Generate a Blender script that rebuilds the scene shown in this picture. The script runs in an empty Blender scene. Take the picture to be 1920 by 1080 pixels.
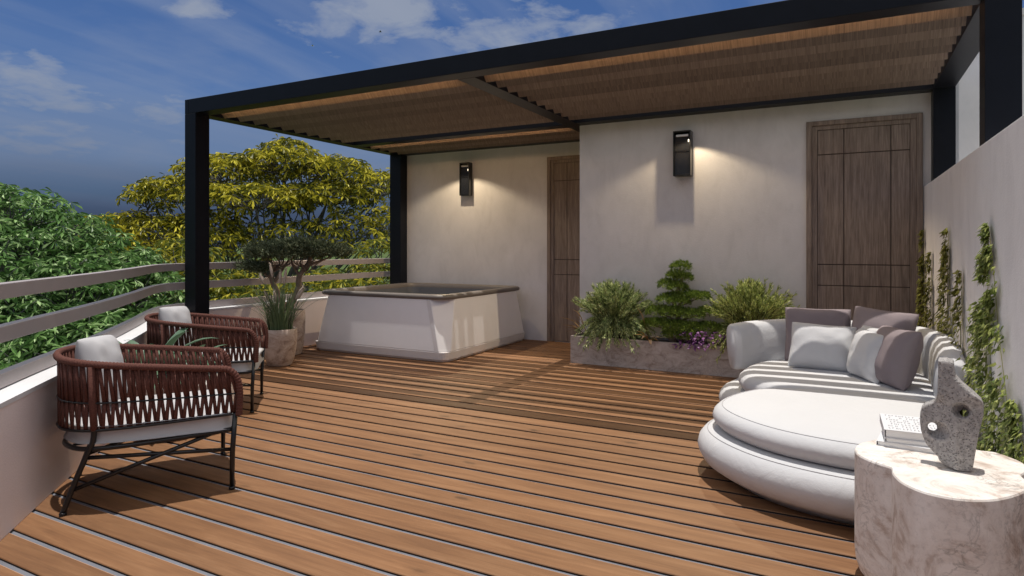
import bpy, bmesh, math, random
import numpy as np
from mathutils import Vector, Matrix, noise
R = math.radians
random.seed(7)
rng = np.random.default_rng(11)
SC = bpy.context.scene
COL = SC.collection

# ------------------------------------------------------------------ camera
cam = bpy.data.cameras.new('camera')
cam_o = bpy.data.objects.new('camera', cam)
COL.objects.link(cam_o)
cam_o.location = (0, 0, 1.3)
cam_o.rotation_euler = (R(90), 0, R(27.6986))
cam.sensor_width = 36.0
cam.lens = 22.394
cam.shift_y = -77.0 / 1920.0
cam.clip_start = 0.05
cam.clip_end = 6000
SC.camera = cam_o

# ------------------------------------------------------------------ sky
SUN_DIR = Vector((-0.009, 0.0226, 1.0)).normalized()      # towards the sun, almost overhead
SKY_STRENGTH = 0.071
world = bpy.data.worlds.new('World')
SC.world = world
world.use_nodes = True
nt = world.node_tree
nt.nodes.clear()


def N(tree, kind, **kw):
    n = tree.nodes.new(kind)
    for k, v in kw.items():
        if k in n.bl_rna.properties:
            setattr(n, k, v)
        else:
            n.inputs[k].default_value = v
    return n


def ramp(tree, stops, interp='LINEAR'):
    n = tree.nodes.new('ShaderNodeValToRGB')
    cr = n.color_ramp
    cr.interpolation = interp
    while len(cr.elements) > 1:
        cr.elements.remove(cr.elements[-1])
    for i, (p, c) in enumerate(stops):
        e = cr.elements[0] if i == 0 else cr.elements.new(p)
        e.position = p
        e.color = (c, c, c, 1) if isinstance(c, (int, float)) else (c[0], c[1], c[2], 1)
    return n


def math_n(tree, op, a, b=None):
    n = tree.nodes.new('ShaderNodeMath')
    n.operation = op
    for i, v in enumerate((a, b)):
        if v is None:
            continue
        if hasattr(v, 'is_linked') or hasattr(v, 'links'):
            tree.links.new(v, n.inputs[i])
        else:
            n.inputs[i].default_value = v
    return n.outputs[0]


def mix_c(tree, fac, a, b, mode='MIX'):
    n = tree.nodes.new('ShaderNodeMix')
    n.data_type = 'RGBA'
    n.blend_type = mode
    for i, v in ((0, fac), (6, a), (7, b)):
        if hasattr(v, 'links'):
            tree.links.new(v, n.inputs[i])
        elif i == 0:
            n.inputs[0].default_value = v
        else:
            n.inputs[i].default_value = (v[0], v[1], v[2], 1)
    return n.outputs[2]


sky = N(nt, 'ShaderNodeTexSky', sky_type='NISHITA', sun_disc=False)
sky.sun_elevation = math.asin(SUN_DIR.z)
sky.sun_rotation = math.atan2(SUN_DIR.x, SUN_DIR.y)
sky.altitude = 0
sky.air_density = 1.0
sky.dust_density = 0.4
sky.ozone_density = 3.0
tc = N(nt, 'ShaderNodeTexCoord')
sep = N(nt, 'ShaderNodeSeparateXYZ')
nt.links.new(tc.outputs['Generated'], sep.inputs[0])
zc = math_n(nt, 'MAXIMUM', sep.outputs['Z'], 0.0)
zd = math_n(nt, 'ADD', zc, 0.16)
u = math_n(nt, 'DIVIDE', sep.outputs['X'], zd)
v = math_n(nt, 'DIVIDE', sep.outputs['Y'], zd)
cmb = N(nt, 'ShaderNodeCombineXYZ')
nt.links.new(u, cmb.inputs[0])
nt.links.new(v, cmb.inputs[1])
# heaped clouds
mp = N(nt, 'ShaderNodeMapping')
mp.inputs['Location'].default_value = (3.4, 1.1, 0.0)
nt.links.new(cmb.outputs[0], mp.inputs[0])
cn = N(nt, 'ShaderNodeTexNoise', Scale=0.95, Detail=8.0, Roughness=0.56, Distortion=0.35)
nt.links.new(mp.outputs[0], cn.inputs['Vector'])
cr1 = ramp(nt, [(0.53, 0.0), (0.63, 0.55), (0.78, 0.9)])
nt.links.new(cn.outputs[0], cr1.inputs[0])
# long thin streaks
mp2 = N(nt, 'ShaderNodeMapping')
mp2.inputs['Rotation'].default_value = (0, 0, R(0))
mp2.inputs['Scale'].default_value = (2.3, 0.38, 1)
nt.links.new(cmb.outputs[0], mp2.inputs[0])
cn2 = N(nt, 'ShaderNodeTexNoise', Scale=1.6, Detail=6.0, Roughness=0.5, Distortion=0.2)
nt.links.new(mp2.outputs[0], cn2.inputs['Vector'])
cr2 = ramp(nt, [(0.44, 0.0), (0.62, 0.30), (0.80, 0.5)])
nt.links.new(cn2.outputs[0], cr2.inputs[0])
tint = ramp(nt, [(0.0, (0.42, 0.58, 0.88)), (0.385, (0.48, 0.64, 0.92)), (0.50, (1.3, 1.3, 1.3)), (0.75, (1.3, 1.3, 1.3)), (1.0, (0.8, 0.9, 1.0))])
nt.links.new(zc, tint.inputs[0])
blue = mix_c(nt, 1.0, sky.outputs[0], tint.outputs[0], 'MULTIPLY')
s1 = mix_c(nt, cr2.outputs[0], blue, (3.3, 4.0, 5.6))
ccol = ramp(nt, [(0.0, (3.5, 3.95, 5.0)), (0.385, (4.1, 4.6, 5.6)), (0.50, (14.5, 14.0, 13.4)), (0.78, (14.5, 14.0, 13.4)), (1.0, (8, 8, 8))])
nt.links.new(zc, ccol.inputs[0])
over = ramp(nt, [(0.385, 0.0), (0.50, 0.85), (0.75, 0.7), (0.92, 0.15)])          # unseen bright white band, added above the view to fill upright faces
nt.links.new(zc, over.inputs[0])
pn = N(nt, 'ShaderNodeTexNoise', Scale=5.5, Detail=9.0, Roughness=0.58, Distortion=0.25)
nt.links.new(cmb.outputs[0], pn.inputs['Vector'])
heap = None
for (cx_, cy_, sx_, sy_, hgt) in ((-1.16, 1.47, 3.6, 5.5, 0.95), (-0.86, 1.78, 4.0, 6.0, 0.9), (-0.66, 1.83, 6.5, 7.0, 0.7), (-1.62, 1.16, 8.0, 9.0, 0.62), (-2.40, 1.08, 3.0, 3.6, 0.66), (-2.52, 1.30, 3.2, 3.6, 0.62), (-2.42, 1.56, 3.6, 3.4, 0.55), (-3.0, 1.5, 1.6, 1.6, 0.50)):
    vs_ = nt.nodes.new('ShaderNodeVectorMath')
    vs_.operation = 'SUBTRACT'
    nt.links.new(cmb.outputs[0], vs_.inputs[0])
    vs_.inputs[1].default_value = (cx_, cy_, 0)
    vm_ = nt.nodes.new('ShaderNodeVectorMath')
    vm_.operation = 'MULTIPLY'
    nt.links.new(vs_.outputs[0], vm_.inputs[0])
    vm_.inputs[1].default_value = (sx_, sy_, 0)
    vl_ = nt.nodes.new('ShaderNodeVectorMath')
    vl_.operation = 'LENGTH'
    nt.links.new(vm_.outputs[0], vl_.inputs[0])
    hv = math_n(nt, 'SUBTRACT', hgt, math_n(nt, 'MULTIPLY', vl_.outputs['Value'], 0.62))
    heap = hv if heap is None else math_n(nt, 'MAXIMUM', heap, hv)
heap = math_n(nt, 'ADD', heap, math_n(nt, 'MULTIPLY', math_n(nt, 'SUBTRACT', pn.outputs[0], 0.5), 2.5))
hr = ramp(nt, [(0.30, 0.0), (0.52, 0.42), (0.85, 0.78)])
nt.links.new(heap, hr.inputs[0])
cf = math_n(nt, 'MAXIMUM', math_n(nt, 'MAXIMUM', math_n(nt, 'MULTIPLY', cr1.outputs[0], 0.35), hr.outputs[0]), over.outputs[0])
s2 = mix_c(nt, cf, s1, ccol.outputs[0])
# heavy grey-blue cloud bank low over the land
bankn = N(nt, 'ShaderNodeTexNoise', Scale=2.2, Detail=4.0, Roughness=0.5)
nt.links.new(cmb.outputs[0], bankn.inputs['Vector'])
zz = math_n(nt, 'ADD', zc, math_n(nt, 'MULTIPLY', math_n(nt, 'SUBTRACT', bankn.outputs[0], 0.5), 0.06))
bank = ramp(nt, [(0.0, 0.98), (0.03, 0.95), (0.09, 0.80), (0.15, 0.55), (0.24, 0.12), (0.34, 0.0)], 'EASE')
nt.links.new(zz, bank.inputs[0])
bankc = ramp(nt, [(0.0, (0.50, 0.70, 1.30)), (0.05, (0.58, 0.84, 1.60)), (0.075, (0.85, 1.25, 2.2)), (0.12, (1.9, 2.4, 3.6)), (0.2, (2.4, 3.1, 4.6)), (0.3, (2.4, 3.3, 5.4))])
nt.links.new(zc, bankc.inputs[0])
s3 = mix_c(nt, bank.outputs[0], s2, bankc.outputs[0])
bg = N(nt, 'ShaderNodeBackground', Strength=SKY_STRENGTH)
nt.links.new(s3, bg.inputs[0])
wo = N(nt, 'ShaderNodeOutputWorld')
nt.links.new(bg.outputs[0], wo.inputs[0])

# ------------------------------------------------------------------ sun
sun = bpy.data.lights.new('sun', 'SUN')
sun.energy = 3.6
sun.angle = R(0.5)
sun.color = (1.0, 0.95, 0.88)
sun_o = bpy.data.objects.new('sun', sun)
COL.objects.link(sun_o)
sun_o.rotation_euler = SUN_DIR.to_track_quat('Z', 'Y').to_euler()
sun_o.location = (0, 0, 30)

SC.view_settings.view_transform = 'Standard'
SC.view_settings.look = 'None'
SC.view_settings.exposure = 0.15
SC.view_settings.gamma = 1.0
SC.view_settings.use_curve_mapping = False


# ------------------------------------------------------------------ materials
def new_mat(name):
    m = bpy.data.materials.new(name)
    m.use_nodes = True
    t = m.node_tree
    t.nodes.clear()
    b = t.nodes.new('ShaderNodeBsdfPrincipled')
    o = t.nodes.new('ShaderNodeOutputMaterial')
    t.links.new(b.outputs[0], o.inputs[0])
    return m, t, b


def coords(t, scale=(1, 1, 1), rot=(0, 0, 0), loc=(0, 0, 0)):
    c = t.nodes.new('ShaderNodeTexCoord')
    mpn = t.nodes.new('ShaderNodeMapping')
    mpn.inputs['Scale'].default_value = scale
    mpn.inputs['Rotation'].default_value = rot
    mpn.inputs['Location'].default_value = loc
    t.links.new(c.outputs['Object'], mpn.inputs[0])
    return mpn.outputs[0]


def noise_n(t, vec, scale, detail=4, rough=0.5, dist=0.0):
    n = N(t, 'ShaderNodeTexNoise', Scale=scale, Detail=detail, Roughness=rough, Distortion=dist)
    t.links.new(vec, n.inputs['Vector'])
    return n.outputs[0]


def bump(t, b, h, strength, dist=0.01):
    n = N(t, 'ShaderNodeBump', Strength=strength, Distance=dist)
    t.links.new(h, n.inputs['Height'])
    t.links.new(n.outputs[0], b.inputs['Normal'])
    return n


def simple(name, col, rough=0.5, metal=0.0, spec=0.5, var=0.12, nscale=6.0, bmp=0.0, bscale=200.0, scale=(1, 1, 1)):
    m, t, b = new_mat(name)
    vec = coords(t, scale)
    n = noise_n(t, vec, nscale, 5, 0.6)
    r = ramp(t, [(0.25, tuple(c * (1 - var) for c in col)), (0.75, tuple(min(1, c * (1 + var)) for c in col))])
    t.links.new(n, r.inputs[0])
    t.links.new(r.outputs[0], b.inputs['Base Color'])
    b.inputs['Roughness'].default_value = rough
    b.inputs['Metallic'].default_value = metal
    b.inputs['Specular IOR Level'].default_value = spec
    if bmp:
        bump(t, b, noise_n(t, vec, bscale, 3, 0.6), bmp, 0.004)
    return m


M = {}
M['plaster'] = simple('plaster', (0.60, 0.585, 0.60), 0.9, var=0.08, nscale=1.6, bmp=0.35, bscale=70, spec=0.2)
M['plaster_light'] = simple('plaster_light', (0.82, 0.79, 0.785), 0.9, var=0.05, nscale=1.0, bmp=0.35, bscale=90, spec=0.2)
for pn_ in ('plaster', 'plaster_light'):
    t = M[pn_].node_tree
    b = [n for n in t.nodes if n.type == 'BSDF_PRINCIPLED'][0]
    src = b.inputs['Base Color'].links[0].from_socket
    tv = coords(t, (1.0, 1.0, 0.45), (0, R(18), R(8)))
    r9 = ramp(t, [(0.32, 0.93), (0.5, 1.0), (0.68, 1.035)])
    t.links.new(noise_n(t, tv, 5.5, 7, 0.68, 0.9), r9.inputs[0])
    t.links.new(mix_c(t, 1.0, src, r9.outputs[0], 'MULTIPLY'), b.inputs['Base Color'])
M['parapet_plaster'] = simple('parapet_plaster', (0.80, 0.71, 0.69), 0.9, var=0.05, nscale=2.0, bmp=0.4, bscale=110, spec=0.2)
M['coping'] = simple('coping', (0.66, 0.66, 0.67), 0.7, var=0.03, spec=0.3)
M['black_metal'] = simple('black_metal', (0.006, 0.007, 0.011), 0.42, var=0.2, spec=0.2, bmp=0.05, bscale=400)
M['frame_metal'] = simple('frame_metal', (0.006, 0.006, 0.007), 0.28, spec=0.5)
M['rail_metal'] = simple('rail_metal', (0.43, 0.38, 0.375), 0.42, metal=0.35, var=0.06, spec=0.5)
M['white_fabric'] = simple('white_fabric', (0.565, 0.565, 0.572), 0.9, var=0.02, nscale=3, bmp=0.22, bscale=190, spec=0.15)
def soft_folds(m, s_scale, strength, dist):
    t = m.node_tree
    b = [n for n in t.nodes if n.type == 'BSDF_PRINCIPLED'][0]
    old = b.inputs['Normal'].links[0].from_node
    nb = N(t, 'ShaderNodeBump', Strength=strength, Distance=dist)
    t.links.new(noise_n(t, coords(t), s_scale, 4, 0.55, 0.8), nb.inputs['Height'])
    t.links.new(nb.outputs[0], old.inputs['Normal'])


soft_folds(M['white_fabric'], 6.0, 0.24, 0.03)
M['cushion_fabric'] = simple('cushion_fabric', (0.47, 0.46, 0.465), 0.9, var=0.03, bmp=0.2, bscale=240, spec=0.15)
M['mauve_fabric'] = simple('mauve_fabric', (0.255, 0.212, 0.220), 0.85, var=0.06, bmp=0.2, bscale=260, spec=0.2)
M['tub_shell'] = simple('tub_shell', (0.84, 0.83, 0.84), 0.35, var=0.02, spec=0.5)
M['tub_skirt'] = simple('tub_skirt', (0.68, 0.65, 0.645), 0.5, var=0.03, spec=0.4)
M['tub_rim'] = simple('tub_rim', (0.15, 0.13, 0.115), 0.42, var=0.05, spec=0.5)
M['tub_inside'] = simple('tub_inside', (0.13, 0.14, 0.16), 0.3, var=0.05)
M['stucco'] = simple('stucco', (0.72, 0.70, 0.70), 0.9, var=0.04, bmp=0.9, bscale=120)
M['paper'] = simple('paper', (0.80, 0.79, 0.77), 0.8, var=0.03, spec=0.2)
M['ink'] = simple('ink', (0.16, 0.16, 0.17), 0.8, var=0.1)
M['soil'] = simple('soil', (0.05, 0.035, 0.025), 0.95, var=0.4, nscale=30, bmp=0.8, bscale=60)
M['groove'] = simple('groove', (0.15, 0.157, 0.185), 0.8, var=0.15)
M['edge_highlight'] = simple('edge_highlight', (0.42, 0.27, 0.19), 0.6, var=0.15, nscale=20)  # sun highlight painted as paler wood on the front bevel of each board
M['board_side_shade'] = simple('board_side_shade', (0.018, 0.011, 0.008), 0.9)  # shade in the gaps painted as near-black on the board sides
M['bulb_bar'] = simple('bulb_bar', (0.55, 0.54, 0.55), 0.4)
M['bird'] = simple('bird', (0.06, 0.06, 0.06), 0.8)
M['bird_pale'] = simple('bird_pale', (0.5, 0.5, 0.52), 0.8)
M['bark_blue'] = simple('bark_blue', (0.15, 0.145, 0.15), 0.9, var=0.35, nscale=12, bmp=0.6, bscale=40)
M['bark_tan'] = simple('bark_tan', (0.22, 0.16, 0.115), 0.9, var=0.35, nscale=18, bmp=0.7, bscale=60)
M['bark_dark'] = simple('bark_dark', (0.06, 0.045, 0.035), 0.9, var=0.3, nscale=18)
M['plume'] = simple('plume', (0.45, 0.37, 0.30), 0.95, var=0.15, nscale=60)

# glass of the wall lamps
m, t, b = new_mat('ribbed_glass')
b.inputs['Base Color'].default_value = (0.012, 0.013, 0.016, 1)
b.inputs['Roughness'].default_value = 0.16
b.inputs['Specular IOR Level'].default_value = 0.5
M['ribbed_glass'] = m

m, t, b = new_mat('lamp_glow')
b.inputs['Base Color'].default_value = (0.8, 0.75, 0.65, 1)
b.inputs['Emission Color'].default_value = (1.0, 0.86, 0.62, 1)
b.inputs['Emission Strength'].default_value = 2.2
M['lamp_glow'] = m
m, t, b = new_mat('strip_glow')
b.inputs['Base Color'].default_value = (0.8, 0.6, 0.4, 1)
b.inputs['Emission Color'].default_value = (1.0, 0.60, 0.28, 1)
b.inputs['Emission Strength'].default_value = 16.0
M['strip_glow'] = m

# water
m, t, b = new_mat('water')
b.inputs['Base Color'].default_value = (0.36, 0.275, 0.19, 1)
b.inputs['Roughness'].default_value = 0.08
vec = coords(t)
bump(t, b, noise_n(t, vec, 5, 3, 0.5), 0.12, 0.02)
M['water'] = m

# deck boards
PITCH = 0.16738
Y_GAP = 4.212
m, t, b = new_mat('deck_wood')
tcn = t.nodes.new('ShaderNodeTexCoord')
sx = t.nodes.new('ShaderNodeSeparateXYZ')
t.links.new(tcn.outputs['Object'], sx.inputs[0])
pid = math_n(t, 'FLOOR', math_n(t, 'DIVIDE', math_n(t, 'SUBTRACT', sx.outputs['Y'], Y_GAP), PITCH))
wn = N(t, 'ShaderNodeTexWhiteNoise', noise_dimensions='1D')
t.links.new(pid, wn.inputs['W'])
cb = t.nodes.new('ShaderNodeCombineXYZ')
t.links.new(math_n(t, 'ADD', math_n(t, 'MULTIPLY', sx.outputs['X'], 1.0), math_n(t, 'MULTIPLY', wn.outputs[0], 37.0)), cb.inputs[0])
t.links.new(sx.outputs['Y'], cb.inputs[1])
t.links.new(math_n(t, 'MULTIPLY', wn.outputs[0], 11.0), cb.inputs[2])


def vmap(t, src, scale):
    mm = t.nodes.new('ShaderNodeMapping')
    mm.inputs['Scale'].default_value = scale
    t.links.new(src, mm.inputs[0])
    return mm.outputs[0]


g1 = noise_n(t, vmap(t, cb.outputs[0], (0.9, 9.0, 1)), 2.2, 6, 0.6, 0.6)
g2 = noise_n(t, vmap(t, cb.outputs[0], (2.0, 60.0, 1)), 2.0, 4, 0.6, 0.3)
rr = ramp(t, [(0.26, (0.158, 0.074, 0.033)), (0.5, (0.214, 0.104, 0.046)), (0.74, (0.268, 0.140, 0.067))])
t.links.new(g1, rr.inputs[0])
rg = ramp(t, [(0.3, 0.80), (0.65, 1.06)])
t.links.new(g2, rg.inputs[0])
c1 = mix_c(t, 0.75, rr.outputs[0], rg.outputs[0], 'MULTIPLY')
vk = N(t, 'ShaderNodeTexVoronoi', Scale=1.0)
dn = N(t, 'ShaderNodeTexNoise', Scale=14.0, Detail=3.0)
t.links.new(cb.outputs[0], dn.inputs['Vector'])
kv = t.nodes.new('ShaderNodeVectorMath')
kv.operation = 'MULTIPLY_ADD'
t.links.new(dn.outputs[1], kv.inputs[0])
kv.inputs[1].default_value = (0.07, 0.035, 0)
t.links.new(cb.outputs[0], kv.inputs[2])
t.links.new(vmap(t, kv.outputs[0], (2.0, 5.2, 1)), vk.inputs['Vector'])
kr = ramp(t, [(0.0, 0.30), (0.06, 0.45), (0.085, 0.68), (0.115, 0.90), (0.18, 1.0)])
t.links.new(vk.outputs['Distance'], kr.inputs[0])
c2 = mix_c(t, 0.8, c1, kr.outputs[0], 'MULTIPLY')
pv = ramp(t, [(0.0, 0.91), (1.0, 1.08)])
t.links.new(wn.outputs[0], pv.inputs[0])
c3 = mix_c(t, 1.0, c2, pv.outputs[0], 'MULTIPLY')
wear = ramp(t, [(0.30, 0.92), (0.55, 1.0), (0.75, 1.05)])
t.links.new(noise_n(t, vmap(t, tcn.outputs['Object'], (0.8, 1.6, 1)), 1.1, 5, 0.65, 0.4), wear.inputs[0])
c4 = mix_c(t, 1.0, c3, wear.outputs[0], 'MULTIPLY')
t.links.new(c4, b.inputs['Base Color'])
b.inputs['Roughness'].default_value = 0.62
b.inputs['Specular IOR Level'].default_value = 0.35
bump(t, b, g2, 0.25, 0.003)
M['deck_wood'] = m


def grain_mat(name, dark, light, scale, rough=0.6, s2=1.0, per_object=False):
    m, t, b = new_mat(name)
    vec = coords(t, scale)
    oi = None
    if per_object:
        oi = t.nodes.new('ShaderNodeObjectInfo')
        va = t.nodes.new('ShaderNodeVectorMath')
        va.operation = 'ADD'
        t.links.new(vec, va.inputs[0])
        cx2 = t.nodes.new('ShaderNodeCombineXYZ')
        t.links.new(math_n(t, 'MULTIPLY', oi.outputs['Random'], 90.0), cx2.inputs[0])
        t.links.new(cx2.outputs[0], va.inputs[1])
        vec = va.outputs[0]
    g = noise_n(t, vec, 3.0 * s2, 6, 0.65, 0.8)
    h = noise_n(t, vec, 11.0 * s2, 3, 0.6, 0.2)
    r = ramp(t, [(0.30, dark), (0.70, light)])
    t.links.new(g, r.inputs[0])
    r2 = ramp(t, [(0.35, 0.72), (0.62, 1.08)])
    t.links.new(h, r2.inputs[0])
    cc_ = mix_c(t, 0.9, r.outputs[0], r2.outputs[0], 'MULTIPLY')
    if oi:
        ro = ramp(t, [(0.0, 0.78), (1.0, 1.25)])
        t.links.new(oi.outputs['Random'], ro.inputs[0])
        cc_ = mix_c(t, 1.0, cc_, ro.outputs[0], 'MULTIPLY')
    t.links.new(cc_, b.inputs['Base Color'])
    b.inputs['Roughness'].default_value = rough
    b.inputs['Specular IOR Level'].default_value = 0.3
    bump(t, b, h, 0.2, 0.002)
    return m


M['louvre_wood'] = grain_mat('louvre_wood', (0.128, 0.093, 0.073), (0.235, 0.176, 0.140), (24, 0.5, 0.5), per_object=True)
M['door_wood'] = grain_mat('door_wood', (0.150, 0.112, 0.092), (0.285, 0.223, 0.187), (10, 10, 0.55))
M['door_groove'] = simple('door_groove', (0.06, 0.042, 0.036), 0.8)


def stone_mat(name, a, bcol, c, scale=1.0, vein=0.6, layered=1.0, rough=0.55):
    m, t, b = new_mat(name)
    vec = coords(t, (1, 1, layered))
    n1 = noise_n(t, vec, 2.6 * scale, 9, 0.66, 1.9)
    r1 = ramp(t, [(0.36, a), (0.47, bcol), (0.62, c)])
    t.links.new(n1, r1.inputs[0])
    n2 = noise_n(t, vec, 5.0 * scale, 5, 0.55, 2.6)
    dv = math_n(t, 'ABSOLUTE', math_n(t, 'SUBTRACT', n2, 0.5))
    rv = ramp(t, [(0.0, 1.0 - vein), (0.008, 1.0 - vein * 0.5), (0.045, 1.0)])
    t.links.new(dv, rv.inputs[0])
    n4 = noise_n(t, vec, 1.7 * scale, 3, 0.5, 0.5)
    rm = ramp(t, [(0.42, 0.0), (0.62, 1.0)])
    t.links.new(n4, rm.inputs[0])
    vv = mix_c(t, rm.outputs[0], (1, 1, 1), rv.outputs[0])
    n3 = noise_n(t, vec, 38 * scale, 3, 0.7)
    r3 = ramp(t, [(0.30, 0.80), (0.48, 1.0)])
    t.links.new(n3, r3.inputs[0])
    cc = mix_c(t, 1.0, r1.outputs[0], vv, 'MULTIPLY')
    cc = mix_c(t, 0.7, cc, r3.outputs[0], 'MULTIPLY')
    t.links.new(cc, b.inputs['Base Color'])
    b.inputs['Roughness'].default_value = rough
    b.inputs['Specular IOR Level'].default_value = 0.35
    bump(t, b, n3, 0.25, 0.004)
    return m


M['travertine'] = stone_mat('travertine', (0.49, 0.395, 0.33), (0.745, 0.69, 0.635), (0.84, 0.80, 0.75), 1.5, 0.7)
M['pot_stone'] = stone_mat('pot_stone', (0.26, 0.185, 0.145), (0.42, 0.33, 0.275), (0.52, 0.43, 0.37), 1.7, 0.55, 1.7)
M['planter_stone'] = stone_mat('planter_stone', (0.30, 0.245, 0.215), (0.44, 0.385, 0.35), (0.53, 0.475, 0.445), 2.0, 0.45, 1.6)

# pumice
m, t, b = new_mat('pumice')
vec = coords(t)
n1 = noise_n(t, vec, 60, 6, 0.7, 0.3)
vor = N(t, 'ShaderNodeTexVoronoi', Scale=130.0)
t.links.new(vec, vor.inputs['Vector'])
vr = ramp(t, [(0.10, 0.0), (0.40, 1.0)])
t.links.new(vor.outputs['Distance'], vr.inputs[0])
r = ramp(t, [(0.3, (0.25, 0.24, 0.232)), (0.7, (0.52, 0.495, 0.475))])
t.links.new(n1, r.inputs[0])
t.links.new(mix_c(t, 0.38, r.outputs[0], vr.outputs[0], 'MULTIPLY'), b.inputs['Base Color'])
b.inputs['Roughness'].default_value = 0.95
b.inputs['Specular IOR Level'].default_value = 0.15
bump(t, b, math_n(t, 'ADD', vr.outputs[0], n1), 0.8, 0.006)
M['pumice'] = m

# rope
m, t, b = new_mat('rope')
vec = coords(t)
n1 = noise_n(t, vec, 160, 3, 0.6)
r = ramp(t, [(0.3, (0.075, 0.029, 0.022)), (0.7, (0.145, 0.059, 0.045))])
t.links.new(n1, r.inputs[0])
t.links.new(r.outputs[0], b.inputs['Base Color'])
b.inputs['Roughness'].default_value = 0.85
b.inputs['Specular IOR Level'].default_value = 0.2
bump(t, b, n1, 0.5, 0.003)
M['rope'] = m


def leaf_mat(name, stops, rough=0.45, trans=0.25, spec=0.4):
    m, t, b = new_mat(name)
    g = t.nodes.new('ShaderNodeNewGeometry')
    r = ramp(t, stops)
    t.links.new(g.outputs['Random Per Island'], r.inputs[0])
    t.links.new(r.outputs[0], b.inputs['Base Color'])
    b.inputs['Roughness'].default_value = rough
    b.inputs['Specular IOR Level'].default_value = spec
    tr = t.nodes.new('ShaderNodeBsdfTranslucent')
    t.links.new(r.outputs[0], tr.inputs[0])
    mx = t.nodes.new('ShaderNodeMixShader')
    mx.inputs[0].default_value = trans
    t.links.new(b.outputs[0], mx.inputs[1])
    t.links.new(tr.outputs[0], mx.inputs[2])
    o = [n for n in t.nodes if n.type == 'OUTPUT_MATERIAL'][0]
    t.links.new(mx.outputs[0], o.inputs[0])
    return m


M['leaf_green'] = leaf_mat('leaf_green', [(0, (0.038, 0.085, 0.022)), (0.5, (0.14, 0.28, 0.075)), (0.8, (0.32, 0.50, 0.18)), (1, (0.62, 0.78, 0.42))])
M['leaf_yellow'] = leaf_mat('leaf_yellow', [(0, (0.050, 0.070, 0.014)), (0.3, (0.15, 0.155, 0.014)), (0.65, (0.44, 0.40, 0.026)), (1, (0.80, 0.72, 0.09))])
M['leaf_mixed'] = leaf_mat('leaf_mixed', [(0, (0.05, 0.09, 0.025)), (0.5, (0.19, 0.22, 0.03)), (1, (0.62, 0.55, 0.06))])
M['needle_dark'] = leaf_mat('needle_dark', [(0, (0.045, 0.065, 0.030)), (0.6, (0.11, 0.135, 0.07)), (1, (0.32, 0.36, 0.22))], 0.6, 0.15, 0.2)
M['needle_pine'] = leaf_mat('needle_pine', [(0, (0.050, 0.090, 0.016)), (0.6, (0.14, 0.21, 0.035)), (1, (0.38, 0.48, 0.09))], 0.6, 0.2, 0.2)
M['spray_green'] = leaf_mat('spray_green', [(0, (0.09, 0.15, 0.05)), (0.5, (0.34, 0.43, 0.17)), (1, (0.76, 0.80, 0.42))], 0.55, 0.25, 0.25)
M['spray_yellow'] = leaf_mat('spray_yellow', [(0, (0.11, 0.17, 0.045)), (0.5, (0.44, 0.50, 0.15)), (1, (0.78, 0.80, 0.36))], 0.55, 0.25, 0.25)
M['grass_blade'] = leaf_mat('grass_blade', [(0, (0.06, 0.105, 0.05)), (1, (0.19, 0.26, 0.13))], 0.5, 0.25)
M['agave'] = leaf_mat('agave', [(0, (0.075, 0.145, 0.085)), (1, (0.14, 0.22, 0.135))], 0.4, 0.1)
M['ivy'] = leaf_mat('ivy', [(0, (0.07, 0.11, 0.02)), (0.55, (0.22, 0.27, 0.06)), (1, (0.46, 0.50, 0.16))], 0.45, 0.25)
M['ivy_olive'] = leaf_mat('ivy_olive', [(0, (0.09, 0.10, 0.018)), (0.6, (0.22, 0.22, 0.04)), (1, (0.37, 0.36, 0.08))], 0.45, 0.2)
M['purple_leaf'] = leaf_mat('purple_leaf', [(0, (0.10, 0.025, 0.11)), (1, (0.34, 0.13, 0.36))], 0.45, 0.2)
M['ochre_leaf'] = leaf_mat('ochre_leaf', [(0, (0.10, 0.045, 0.015)), (1, (0.38, 0.23, 0.07))], 0.6, 0.25)

# field
m, t, b = new_mat('field')
vec = coords(t)
r = ramp(t, [(0.35, (0.050, 0.080, 0.025)), (0.65, (0.085, 0.12, 0.034))])
t.links.new(noise_n(t, vec, 0.12, 6, 0.6), r.inputs[0])
t.links.new(r.outputs[0], b.inputs['Base Color'])
b.inputs['Roughness'].default_value = 0.95
b.inputs['Specular IOR Level'].default_value = 0.1
M['field'] = m


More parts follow.
